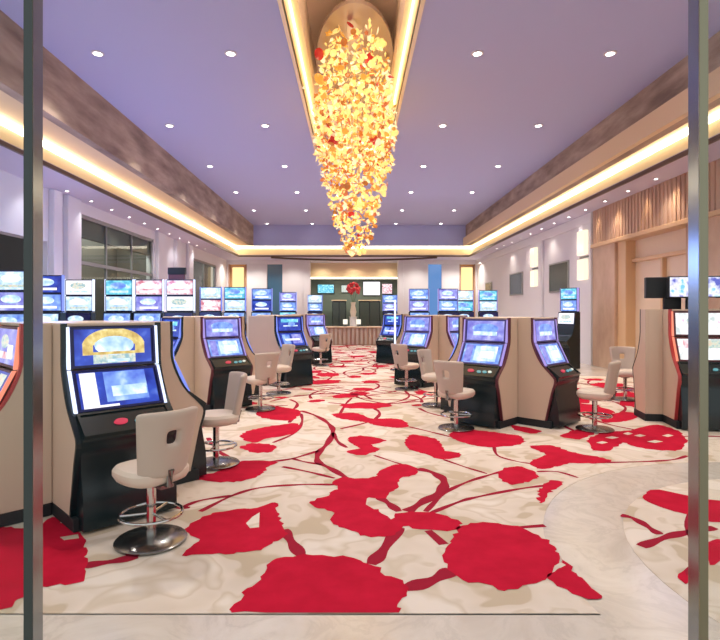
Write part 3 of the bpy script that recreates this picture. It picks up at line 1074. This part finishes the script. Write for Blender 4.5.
# ------------------------------------------------------------------ tall upright machines behind
def m_tall_body():
    b = MB()
    pr = [(0, .0), (0, 1.62), (-.20, 1.62), (-.24, 1.25), (-.36, .95), (-.56, .80), (-.54, .70), (-.44, .62), (-.42, 0.0)]
    b.prism(pr, -.305, .305)
    b.box(-.285, .285, -.12, 0.0, 1.62, 2.32)
    return b.mesh('cabinet', M['black'], bevel=.008, segs=1)
TU = plane((.122, 2.31), (.122, 1.985))
TM = plane((.122, 1.965), (.122, 1.64))
TL = plane((.205, 1.60), (.243, 1.27))
def tall(loc, rz, keys, label, frame='strip_white'):
    t = thing('upright_slot_machine', label, 'slot machine', loc, rz, 'tall upright slot machines')
    link('cabinet', cached('tall', m_tall_body), t)
    for nm, fr, key in (('top_screen', TU, keys[0]), ('middle_screen', TM, keys[1]), ('lower_screen', TL, keys[2])):
        s = link(nm, cached((nm, 'f'), lambda: frame_panel(fr, -.29, .29, 0, 1, .012, .02).mesh(nm, M['navy'])), t)
        link('display', cached((nm, key), lambda: m_disp(fr, key, -.278, .278)), s)
        link('artwork', cached((nm, key, 'a'), lambda: tall_art(fr, key)), s)
    for sgn in (-1, 1):
        link('light_strip', cached(('ts', sgn, frame), lambda: MB().box(sgn * .298 - .008, sgn * .298 + .008, -.13, -.05, 1.64, 2.32).mesh('light_strip', M[frame])), t)
    return t
def tall_art(fr, key):
    b = MB()
    b.mi = 0; blob(b, fr, -.02, .62, .17, .22, .004)
    b.mi = 1; rect(b, fr, -.20, .20, .16, .30, .005)
    alt = {'white': ('pale_lit', 'ice'), 'cyan': ('sky', 'ice'), 'pink_lit': ('white', 'red'), 'ice': ('white', 'pale_lit')}.get(key, ('ice', 'white'))
    ms = [M[k] if k in M else M['white'] for k in alt]
    return b.mesh('artwork', ms, fix=False)

YB = 11.6
for (px, keys, lab) in ((79, ('white', 'ice', 'lilac'), 'tall machine with white top screen, leftmost of the row above the nearest machine'),
                        (119, ('cyan', 'ice', 'sky'), 'tall machine with cyan top screen in the row above the nearest machine'),
                        (149, ('pink_lit', 'lilac', 'sky'), 'tall machine with red and white top screen right of the cyan one'),
                        (180, ('pink_lit', 'white', 'lilac'), 'tall machine with pinkish white screens at the right end of the left row')):
    tall(((px - 354) / F * YB, YB + 0.12, ZC), 0.0, keys, lab)
for (px, Y, keys, lab) in ((211, 15.2, ('ice', 'pink_lit', 'lilac'), 'tall machine with pale pink screen behind the pale blue left machine'),
                           (235, 15.2, ('cyan', 'ice', 'sky'), 'tall machine with pale cyan screen left of the blue lit one'),
                           (262, 16.2, ('sky', 'royal', 'sky'), 'tall blue lit machine under the far left pale column'),
                           (288, 19.4, ('lilac', 'sky', 'cyan'), 'tall lilac lit machine behind the dark blue aisle machine'),
                           (315, 22.5, ('ice', 'sky', 'lilac'), 'tall machine with pale blue light nearest the far bar on the left'),
                           (13, 9.0, ('ice', 'lilac', 'sky'), 'tall machine with pale banded screens at the left picture edge'),
                           (47, 10.2, ('royal', 'sky', 'ice'), 'tall machine with blue side and white edge just right of the left post'),
                           (464, 17.6, ('ice', 'cyan', 'lilac'), 'tall machine with pale cyan screens, left one of the pair at right'),
                           (488, 17.6, ('cyan', 'ice', 'lilac'), 'tall machine with pale cyan screens, right one of the pair at right'),
                           (419, 16.4, ('sky', 'lilac', 'sky'), 'tall machine with blue topper left of the slim white light pole'),
                           (448, 16.4, ('lilac', 'sky', 'royal'), 'tall machine with dim lilac topper right of the slim white light pole'),
                           (573, 15.6, ('cyan', 'sky', 'white'), 'tall cyan lit machine by the white wall under the second picture'),
                           (390, 22.5, ('sky', 'lilac', 'lilac'), 'tall lilac machine nearest the far bar on the right')):
    tall(((px - 354) / F * Y, Y + 0.1, ZC if px != 573 else 0.0), 0.0 if px != 573 else radians(-62), keys, lab, 'strip_violet' if px > 400 else 'strip_blue')

# slim white light pole
t = thing('light_pole', 'slim glowing white pole standing between the machines right of the aisle', 'light', (38 / F * 15.0, 15.0, 0))
t.location = ((395 - 354) / F * 15.0, 15.0, ZC)
MB().lathe([(0, 0), (.14, 0), (.14, .02), (.03, .04), (.03, .5), (0, .5)], 16).obj('base', M['steel'], t, smooth=True)
MB().lathe([(.025, .5), (.025, 1.95), (0, 1.95)], 12).obj('tube', M['strip_white'], t, smooth=True)

# ------------------------------------------------------------------ swivel chairs
def m_backrest():
    bm = bmesh.new()
    nu, nv = 10, 10
    G = {}
    for j in range(nv + 1):
        v = j / nv
        half = 0.195 + 0.055 * v
        for i in range(nu + 1):
            u = -1 + 2 * i / nu
            x = half * u
            y = -0.250 - 0.085 * v + 0.10 * (abs(u) ** 2.2)
            z = 0.50 + 0.465 * v + (0.0 if j not in (0, nv) else (-0.012 * (abs(u) ** 4) if j == nv else 0.015 * abs(u) ** 4))
            G[i, j] = bm.verts.new((x, y, z))
    for j in range(nv):
        for i in range(nu):
            if i in (4, 5) and j in (5, 6):
                continue
            bm.faces.new((G[i, j], G[i + 1, j], G[i + 1, j + 1], G[i, j + 1]))
    bmesh.ops.recalc_face_normals(bm, faces=bm.faces)
    bmesh.ops.solidify(bm, geom=bm.faces[:], thickness=0.055)
    bmesh.ops.recalc_face_normals(bm, faces=bm.faces)
    me = bpy.data.meshes.new('backrest')
    bm.to_mesh(me); bm.free()
    me.polygons.foreach_set('use_smooth', [True] * len(me.polygons))
    return me
def m_seat():
    b = MB()
    rings = [(.0, .435), (.17, .435), (.215, .455), (.235, .49), (.235, .525), (.215, .55), (.15, .562), (0, .565)]
    seg = 32
    R = []
    for r, z in rings:
        if r == 0:
            R.append([b.bm.verts.new((0, 0, z))]); continue
        ring_ = []
        for k in range(seg):
            a = 2 * pi * k / seg
            q = (abs(cos(a)) ** 3.2 + abs(sin(a)) ** 3.2) ** (-1 / 3.2)
            ring_.append(b.bm.verts.new((r * q * cos(a), r * q * sin(a) * .96, z)))
        R.append(ring_)
    for A, Bq in zip(R, R[1:]):
        for k in range(seg):
            l = (k + 1) % seg
            if len(A) == 1: b.bm.faces.new((A[0], Bq[l], Bq[k]))
            elif len(Bq) == 1: b.bm.faces.new((A[k], A[l], Bq[0]))
            else: b.bm.faces.new((A[k], A[l], Bq[l], Bq[k]))
    return b.mesh('seat', M['leather'], smooth=True)
def m_ring():
    b = MB()
    b.tube([(.215 * cos(2 * pi * k / 28), .215 * sin(2 * pi * k / 28), .20) for k in range(28)], .011, 8, True)
    for k in range(3):
        a = 2 * pi * k / 3 + .5
        b.tube([(.03 * cos(a), .03 * sin(a), .20), (.21 * cos(a), .21 * sin(a), .20)], .009, 8)
    return b.mesh('foot_ring', M['chrome'], smooth=True)
def chair(name, label, group):
    t = thing(name, label, 'chair', (0, 0, 0), 0, group)
    MB().lathe([(0, 0.0), (.245, .0), (.25, .016), (.24, .026), (.12, .042), (.05, .052), (0, .052)], 32).obj('base', M['pewter'], t, smooth=True)
    MB().lathe([(0, .045), (.034, .045), (.034, .40), (.075, .41), (.075, .44), (0, .44)], 20).obj('pole', M['chrome'], t, smooth=True)
    link('foot_ring', m_ring(), t)
    link('seat', m_seat(), t)
    br = link('backrest', m_backrest(), t)
    br.data.materials.append(M['leather_back'])
    md = br.modifiers.new('round', 'SUBSURF'); md.levels = 1; md.render_levels = 2
    b = MB()
    b.box(-.05, .05, -.215, -.10, .42, .445)
    b.tube([(0, -.12, .43), (0, -.24, .45), (0, -.262, .56)], .022, 8)
    b.obj('back_bracket', M['pewter'], t)
    return t
proto = chair('swivel_chair', 'nearest swivel chair at left, cream leather, square hole in its back', 'cream swivel chairs at the machines')
CG = 'cream swivel chairs at the machines'
proto.location = (-1.45, 3.86, ZC)
proto.rotation_euler = (0, 0, radians(50))
CH = [((-1.48, 5.79), 118, 'swivel chair seen side on behind the nearest chair, second from the door at left'),
      ((-1.56, 9.0), 40, 'swivel chair with its back to the door in front of the pale blue left machine'),
      ((-1.50, 10.75), 128, 'swivel chair by the aisle just before the dark blue left machine'),
      ((1.43, 7.55), -40, 'swivel chair in front of the lilac machine right of the aisle, back to the aisle'),
      ((1.42, 9.35), -125, 'swivel chair at right of the aisle half hidden behind the first one there'),
      ((3.33, 7.47), 58, 'swivel chair side on at the right machine seen edge on'),
      ((5.02, 10.0), 165, 'swivel chair with lilac back left of the red framed right machine'),
      ((1.10, 11.3), -50, 'swivel chair before the second machine along the right side of the aisle'),
      ((4.45, 6.65), 8, 'swivel chair'),
      ((-1.0, 16.2), 45, 'small distant swivel chair before the farthest left machine')]
for (x, y), r, lab in CH:
    if lab == 'swivel chair':
        continue
    dup(proto, (x, y, ZC), radians(r), lab, CG)

# ------------------------------------------------------------------ downlights
def downlight(loc, r, label, group):
    t = thing('downlight', label, 'ceiling light', loc, 0, group)
    link('trim_ring', cached(('ring', r), lambda: MB().lathe([(r, 0), (r * 1.45, 0), (r * 1.45, -.012), (r, -.02), (r, 0)], 24).mesh('trim_ring', M['white_wall'], smooth=True)), t)
    link('lens', cached(('lens', r), lambda: MB().lathe([(0, -.012), (r * .98, -.012), (r * .98, -.004), (0, -.004)], 24).mesh('lens', M['lamp'])), t)
    return t
def spot(loc, energy, ang, col, blend=0.8, rot=(0, 0, 0), rad=0.1):
    l = bpy.data.lights.new('spot_beam', 'SPOT')
    l.energy = energy
    l.color = col
    l.spot_size = radians(ang)
    l.spot_blend = blend
    l.shadow_soft_size = rad
    o = bpy.data.objects.new('spot_beam', l)
    COL.objects.link(o)
    o.location = loc
    o.rotation_euler = rot
    return o
WARM = (1.0, 0.90, 0.78)
for r in range(6):
    Y = 9.63 + 3.75 * r
    row = ('first', 'second', 'third', 'fourth', 'fifth', 'sixth')[r]
    for x, side in ((-4.57, 'outer left'), (-2.2, 'inner left'), (2.2, 'inner right'), (4.57, 'outer right')):
        downlight((x, Y, HT), 0.075, 'round ceiling downlight, %s one in the %s row from the door' % (side, row), 'downlights in the lavender ceiling')
        if r < 5:
            spot((x, Y, HT - 0.05), 300, 125 if abs(x) < 3 else 96, WARM)
for x in (-4.57, -2.2, 2.2, 4.57):
    spot((x, 5.88, HT - 0.05), 220, 125, WARM)
for k in range(12):
    Y = 12.3 + 1.25 * k
    for x, side in ((-7.2, 'left'), (6.88, 'right')):
        downlight((x, Y, HS), 0.04, 'small downlight in the low %s side ceiling, number %d counted from the door' % (side, k + 1), 'small downlights in the side ceilings')
for k in range(0, 12, 2):
    Y = 12.3 + 1.25 * k
    spot((-7.1, Y, HS - 0.06), 36, 110, (0.96, 0.93, 1.0))
    spot((6.88, Y, HS - 0.06), 45, 110, WARM)
# washers on the fluted band
for y in (12.1, 13.3, 14.75, 15.95):
    spot((XR - 0.22, y, HS - 0.03), 42, 70, (1.0, 0.76, 0.46), 1.0, rad=0.03)
# added spots brightening the end wall and the bar, without fixtures
for x in (-6.9, -5.7, -3.6, -1.5, 1.5, 3.7, 5.7, 6.8):
    spot((x, YE - 1.1, HS - 0.06), 130, 140, (1.0, 0.94, 0.86))
for x in (-1.8, 0.0, 1.8):
    spot((x, 36.2, HS - 0.06), 200, 150, (1.0, 0.86, 0.66))
# added bluish point lamps over the machine banks, tinting and brightening the ceiling
for x, y, e, c in ((-5.0, 8.5, 70, (.30, .44, 1.0)), (-5.0, 12.2, 95, (.30, .44, 1.0)), (-3.8, 16.2, 70, (.45, .55, 1.0)), (-3.2, 21.0, 60, (.5, .58, 1.0)),
                   (4.6, 16.6, 26, (.62, .60, 1.0)), (3.0, 21.0, 40, (.62, .6, 1.0)), (4.9, 8.4, 14, (.7, .66, 1.0))):
    l = bpy.data.lights.new('added_blue_fill', 'POINT')
    l.energy = e
    l.color = c
    l.shadow_soft_size = .5
    o = bpy.data.objects.new('added_blue_fill', l)
    COL.objects.link(o)
    o.location = (x, y, 2.75)
for x in (-2.0, 0.0, 2.0):  # spots added to brighten the golden header, no fixtures there
    spot((x, 33.3, HS - 0.05), 70, 150, (1.0, 0.88, 0.66))
def area_fill(loc, size, sy, energy, col, rot=(0, 0, 0)):  # area lamps added to brighten the rooms behind the glazing
    l = bpy.data.lights.new('side_room_fill', 'AREA')
    l.shape = 'RECTANGLE'
    l.size = size
    l.size_y = sy
    l.energy = energy
    l.color = col
    o = bpy.data.objects.new('side_room_fill', l)
    COL.objects.link(o)
    o.location = loc
    o.rotation_euler = rot
area_fill((XL - 1.2, 18.0, HS - 0.05), 1.0, 6.5, 170, (0.95, 1.0, 0.92))
area_fill((XL - 1.2, 27.0, HS - 0.05), 1.0, 5.0, 110, (0.95, 0.98, 1.0))
area_fill((XL - 1.2, 11.2, HS - 0.05), 1.0, 3.5, 12, (0.95, 0.98, 1.0))

# sconces on the right wall
def sconce(y, label):
    t = thing('wall_sconce', label, 'wall lamp', (XR - 0.10, y, 0), 0, 'tall sconces on the right wall')
    MB().box(-.04, 0, -.30, .30, 3.30, 3.36).obj('back_bar', M['pewter'], t)
    for z0, z1 in ((3.40, 4.15), (2.62, 3.26)):
        MB().box(-.14, -.0, -.27, .27, z0, z1).obj('glass_shade', M['sconce'], t, bevel=.02)
    return t
sconce(21.4, 'tall glowing two part sconce between the two dark pictures on the right wall')
sconce(16.85, 'tall glowing two part sconce next to the brown fluted wall')
# dark pictures
for y0, y1, z0, z1, lab in ((23.3, 25.2, 2.35, 3.36, 'smaller dark framed picture on the right wall beyond the sconces'),
                            (18.3, 20.1, 2.32, 3.38, 'larger dark framed picture between the two sconces on the right wall')):
    t = thing('wall_picture', lab, 'picture', (XR, (y0 + y1) / 2, z0), 0, None)
    h = (y1 - y0) / 2
    b = MB()
    b.box(-.05, 0, -h, -h + .05, 0, z1 - z0); b.box(-.05, 0, h - .05, h, 0, z1 - z0)
    b.box(-.05, 0, -h + .05, h - .05, 0, .05); b.box(-.05, 0, -h + .05, h - .05, z1 - z0 - .05, z1 - z0)
    b.obj('frame', M['grey_metal'], t)
    MB().box(-.03, 0, -h + .05, h - .05, .05, z1 - z0 - .05).obj('panel', M['dark_glass'], t)
t = thing('wall_picture', 'small dark picture on the far right end of the end wall', 'picture', (6.0, 30.6, 2.4), 0)
t.location = (XR, 29.2, 2.35)
MB().box(-.04, 0, -.7, .7, 0, .85).obj('frame', M['grey_metal'], t)
MB().box(-.05, -.041, -.62, .62, .07, .78).obj('panel', M['dark_glass'], t)
# black topper sign by the left wall
t = thing('display_sign', 'black sign above the pink screened tall machines against the left white wall', 'sign', (-177 / F * 12.4, 12.4, ZC))
MB().box(-.19, .19, -.04, .04, 2.30, 2.62).obj('panel', M['maroon'], t, bevel=.01)
MB().box(-.20, .20, -.05, .05, 2.48, 2.64).obj('hood', M['black_matte'], t, bevel=.01)
MB().box(-.03, .03, -.03, .03, 0.0, 2.30).obj('stand', M['pewter'], t)
MB().box(-.2, .2, -.2, .2, 0.0, 0.02).obj('base', M['pewter'], t)

# amber niche lamps on the end wall
for x, side in ((-6.9, 'left'), (6.72, 'right')):
    t = thing('niche_lamp', 'amber glowing lamp panel in the far %s niche of the end wall' % side, 'wall lamp', (x, YE + 0.2, 0))
    MB().box(-.34, .34, -.06, 0, 2.85, 4.25).obj('lamp_panel', M['niche_glow'], t, bevel=.02)
    MB().box(-.38, .38, -.03, -.001, 2.80, 4.30).obj('frame', M['bar_wood'], t)

# ------------------------------------------------------------------ far bar
t = thing('bar_counter', 'long tan slatted counter with pale top across the far end of the aisle', 'counter', (-.08, 26.0, ZC))
MB().box(-1.5, 1.5, 0, .5, 0.0, .84).obj('body', M['bar_wood'], t)
b = MB()
for k in range(15):
    x = -1.46 + k * .205
    b.box(x, x + .11, -.05, 0, .03, .82)
b.obj('slat_front', M['leather_back'], t)
MB().box(-1.58, 1.58, -.10, .58, .841, .90).obj('counter_top', M['bar_top'], t, bevel=.01)
for k, (x0, x1, lab) in enumerate(((-1.5, -.55, 'dark back bar cabinet left of the red flowers'), (.35, 1.8, 'dark back bar cabinet right of the red flowers'))):
    t = thing('back_bar_cabinet', lab, 'cabinet', ((x0 + x1) / 2, 37.2, 0), 0)
    h = (x1 - x0) / 2
    MB().box(-h, h, 0, .6, 0.0, 2.35).obj('body', M['black'], t, bevel=.02)
    for s in (-1, 1):
        MB().box(min(s * .03, s * (h - .05)), max(s * .03, s * (h - .05)), -.02, 0, .1, 2.25).obj('door', M['dark_glass'], t)
    MB().box(-h - .05, h + .05, -.06, .62, 2.351, 2.42).obj('shelf_top', M['bar_top'], t)
for x, y, z0, z1, w, key, lab in ((1.25, 38.2, 2.75, 3.75, .62, 'white', 'big white lit screen above the right back bar cabinet'),
                                 (-2.0, 38.2, 2.9, 3.55, .60, 'cyan', 'pale cyan screen on the far bar wall, left end'),
                                 (2.35, 38.2, 2.85, 3.6, .38, 'pink_lit', 'small pinkish screen right of the big white one'),
                                 (-.62, 38.2, 2.95, 3.5, .30, 'pale_lit', 'small pale screen left of the red flowers')):
    t = thing('wall_screen', lab, 'screen', (x, y + .18, z0), 0, 'screens on the far bar wall')
    MB().box(-w, w, -.08, 0.01, 0, z1 - z0).obj('housing', M['black_matte'], t, bevel=.01)
    MB().box(-w + .03, w - .03, -.086, -.081, .03, z1 - z0 - .03).obj('display', M[key], t)
t = thing('copper_column', 'copper coloured column at the right end of the far bar', 'column', (2.65, 35.5, 0), 0)
MB().lathe([(0, 0), (.42, 0), (.42, .12), (.34, .16), (.34, 2.5), (.42, 2.56), (.42, 2.7), (0, 2.7)], 24).obj('shaft', mat('copper_stone', rgb(206, 150, 120), 0.4), t, smooth=True)
t = thing('flower_arrangement', 'red flower arrangement in a pale vase standing high at the centre of the far bar', 'flowers', (-.05, 33.4, 0), 0)
MB().lathe([(0, 0), (.3, 0), (.3, .05), (.22, .08), (.22, 1.25), (.3, 1.3), (0, 1.3)], 20).obj('pedestal', M['white_wall'], t, smooth=True)
MB().lathe([(0, 1.3), (.14, 1.3), (.20, 1.6), (.12, 2.0), (.16, 2.2), (.0, 2.2)], 20).obj('vase', M['leather'], t, smooth=True)
rnd = random.Random(3)
b = MB()
for k in range(46):
    th, ph = rnd.uniform(0, 6.28), math.acos(rnd.uniform(-.5, 1))
    c = Vector((.36 * sin(ph) * cos(th), .36 * sin(ph) * sin(th), 2.95 + .42 * cos(ph)))
    bmesh.ops.create_icosphere(b.bm, subdivisions=1, radius=rnd.uniform(.07, .12), matrix=Matrix.Translation(c))
b.obj('blossoms', mat('red_petal', rgb(214, 60, 72), 0.6), t, smooth=True)
b = MB()
for k in range(9):
    a = k * .7
    b.tube([(.03 * cos(a), .03 * sin(a), 2.15), (.15 * cos(a), .15 * sin(a), 2.5), (.26 * cos(a), .26 * sin(a), 2.85)], .012, 6)
b.obj('stems', mat('stem_green', rgb(80, 106, 66), 0.6), t)
for i, (x, lab) in enumerate(((-.42, 'white lamp box on the far counter, left of the centre'), (.22, 'white lamp box on the far counter, right of the centre'))):
    t = thing('table_lamp', lab, 'lamp', (x, 26.2, .901 + ZC), 0)
    MB().lathe([(0, 0), (.07, 0), (.07, .02), (.015, .03), (.015, .1), (0, .1)], 16).obj('stand', M['pewter'], t)
    MB().box(-.11, .11, -.11, .11, .1, .34).obj('lamp_shade', glow('lamp_shade_%d' % i, rgb(255, 246, 226), 1.0), t, bevel=.01)

# ------------------------------------------------------------------ chandelier
CHX, CHY = 0.02, 12.0
chd = thing('chandelier', 'huge golden glass chandelier cascading from the long ceiling recess over the aisle', 'chandelier', (CHX, CHY, EYE + 1.2))
Z0 = EYE + 1.2
def ell(a, c, n=40):
    return [(a * cos(2 * pi * k / n), c * sin(2 * pi * k / n)) for k in range(n)]
b = MB()
b.poly_prism(ell(.84, 2.55), 4.2, 4.27)
b.obj('ceiling_plate', M['plate'], chd, bevel=.01)
b = MB()
for k in range(10):
    a = 2 * pi * k / 10
    b.tube([(.6 * cos(a), 1.9 * sin(a), 4.27), (.6 * cos(a), 1.9 * sin(a), RZ - Z0)], .02, 6)
b.obj('suspension_rods', M['plate'], chd)
def env(h):
    """half widths of the cascade at height h above its tip"""
    T_ = [(0.0, .16, .16), (.25, .30, .30), (.6, .44, .45), (1.2, .58, .70), (1.8, .78, 1.0), (2.5, .92, 1.35), (3.1, .93, 1.8), (3.7, .80, 2.2), (4.15, .72, 2.35)]
    for (h0, a0, c0), (h1, a1, c1) in zip(T_, T_[1:]):
        if h <= h1:
            t = (h - h0) / (h1 - h0)
            return a0 + (a1 - a0) * t, c0 + (c1 - c0) * t
    return T_[-1][1:]
GM = [M['gold_glass'], M['amber_glass'], M['pale_glass'], M['clear_glass'], M['rose_glass'], M['red_glass']]
def piece(b, kind, s, mtx):
    """dish, petal cup or rod of blown glass"""
    bm = b.bm
    def add(vs, fs):
        V = [bm.verts.new(mtx @ Vector(v)) for v in vs]
        for f in fs:
            bm.faces.new([V[i] for i in f]).material_index = b.mi
    n = 10
    if kind == 0:                                            # shallow dish with a lip
        vs = [(0, 0, 0)]
        for r, z in ((.5, .04), (1.0, .22), (1.0, .30), (.48, .12)):
            vs += [(s * r * cos(2 * pi * k / n), s * r * sin(2 * pi * k / n), s * z) for k in range(n)]
        fs = []
        for k in range(n):
            l = (k + 1) % n
            fs.append((0, 1 + l, 1 + k))
            for q in range(3):
                fs.append((1 + q * n + k, 1 + q * n + l, 1 + (q + 1) * n + l, 1 + (q + 1) * n + k))
        fs.append(tuple(1 + 3 * n + k for k in range(n)))
        add(vs, fs)
    elif kind == 1:                                          # five petals
        for k in range(5):
            a = 2 * pi * k / 5
            u, w = Vector((cos(a), sin(a), 0)), Vector((-sin(a), cos(a), 0))
            p = [Vector((0, 0, 0)), u * .6 * s + w * .42 * s + Vector((0, 0, .25 * s)), u * 1.1 * s + Vector((0, 0, .45 * s)), u * .6 * s - w * .42 * s + Vector((0, 0, .25 * s))]
            q = [x - Vector((0, 0, .05 * s)) for x in p]
            add([*p, *q], [(0, 1, 2, 3), (7, 6, 5, 4), (0, 4, 5, 1), (1, 5, 6, 2), (2, 6, 7, 3), (3, 7, 4, 0)])
    else:                                                    # faceted drop
        vs = [(0, 0, -1.3 * s)] + [(.42 * s * cos(2 * pi * k / 6), .42 * s * sin(2 * pi * k / 6), .1 * s) for k in range(6)] + [(0, 0, .8 * s)]
        fs = [(0, 1 + (k + 1) % 6, 1 + k) for k in range(6)] + [(7, 1 + k, 1 + (k + 1) % 6) for k in range(6)]
        add(vs, fs)
rnd = random.Random(8)
P = []
N = 2700
while len(P) < N:
    h = 4.15 * (rnd.random() ** 0.78)
    a, c = env(h)
    if rnd.random() > (a * c) ** 0.5 / 1.25 + .12:
        continue
    th = rnd.uniform(0, 2 * pi)
    r = rnd.random() ** 0.32
    x, y = a * r * cos(th), c * r * sin(th)
    low = h < 2.6
    w = rnd.random()
    if low:
        mi = 2 if w < .42 else 0 if w < .68 else 1 if w < .80 else 4 if w < .88 else 3 if w < .985 else 5
    else:
        mi = 2 if w < .48 else 3 if w < .66 else 0 if w < .88 else 1 if w < .94 else 4 if w < .985 else 5
    P.append((x, y, h, rnd.uniform(.036, .078), rnd.choice((0, 0, 0, 1, 1, 2)), mi))
P += [(-.68, -1.5, 3.80, .115, 0, 5), (-.72, -1.35, 3.36, .12, 0, 0), (.24, -1.5, 3.72, .115, 1, 5), (.40, -1.7, 3.85, .12, 1, 2),
      (-1.0, -1.5, 3.14, .07, 2, 3), (-.45, -.9, 2.30, .12, 1, 5), (.40, -.9, 2.30, .12, 1, 5), (.62, -1.2, 2.9, .11, 1, 4), (.82, -.6, 2.45, .09, 2, 3),
      (-.72, .1, 2.7, .10, 1, 4), (.84, -.2, 2.0, .09, 2, 3)]
P.sort(key=lambda p: (math.hypot(p[0], p[1] + CHY) / p[3]))
def rot_of(i):
    r = random.Random(i * 7 + 1)
    return Matrix.Rotation(r.uniform(0, 6.28), 4, 'Z') @ Matrix.Rotation(r.uniform(-1.5, 1.5), 4, 'X') @ Matrix.Rotation(r.uniform(-1.0, 1.0), 4, 'Y')
rest = MB()
for i, (x, y, h, s, kind, mi) in enumerate(P):
    if i < 96:
        b = MB()
        piece(b, kind, s, rot_of(i))
        o = b.obj('glass_bloom', GM[mi], chd)
        o.location = (x, y, h)
    else:
        rest.mi = mi
        piece(rest, kind, s, Matrix.Translation((x, y, h)) @ rot_of(i))
o = rest.obj('glass_blooms', GM, chd, fix=False)
o['kind'] = 'stuff'
# wires
b = MB()
for k in range(40):
    th, r = rnd.uniform(0, 6.28), rnd.random() ** .5
    x, y = .68 * r * cos(th), 2.2 * r * sin(th)
    b.tube([(x, y, 4.2), (x * .5, y * .3, 1.0 + 2.2 * r)], .006, 5)
b.obj('hanging_wires', M['plate'], chd)
for (y, z, e) in ((-1.6, 3.3, 9), (0, 3.3, 9), (1.6, 3.3, 9), (-.6, 2.2, 9), (.6, 2.0, 9), (0, .8, 7), (-3.6, 4.3, 16), (3.2, 4.3, 12)):  # last two are added outside the chandelier to brighten the recess
    l = bpy.data.lights.new('chandelier_and_recess_fill', 'POINT')
    l.energy = e
    l.color = (1.0, .80, .50)
    l.shadow_soft_size = .25
    o = bpy.data.objects.new('chandelier_and_recess_fill', l)
    COL.objects.link(o)
    o.location = (CHX, CHY + y, Z0 + z)

# ------------------------------------------------------------------ daylight from the lobby, camera, view
wd = bpy.data.worlds.new('lobby_light')
S.world = wd
wd.use_nodes = True
bg = wd.node_tree.nodes['Background']
bg.inputs['Color'].default_value = (0.95, 0.97, 1.0, 1)
bg.inputs['Strength'].default_value = 0.8

cam = bpy.data.cameras.new('camera')
cam.sensor_width = 36.0
cam.lens = F / 720 * 36.0
cam.shift_x = 6 / 720
cam.shift_y = -9 / 720
cam.clip_end = 200
co = bpy.data.objects.new('camera', cam)
COL.objects.link(co)
co.location = (0, 0, EYE)
co.rotation_euler = (radians(90), 0, 0)
S.camera = co

S.view_settings.view_transform = 'Standard'
S.view_settings.look = 'None'
S.view_settings.exposure = 0.27
S.view_settings.gamma = 1.0
S.view_settings.use_curve_mapping = False
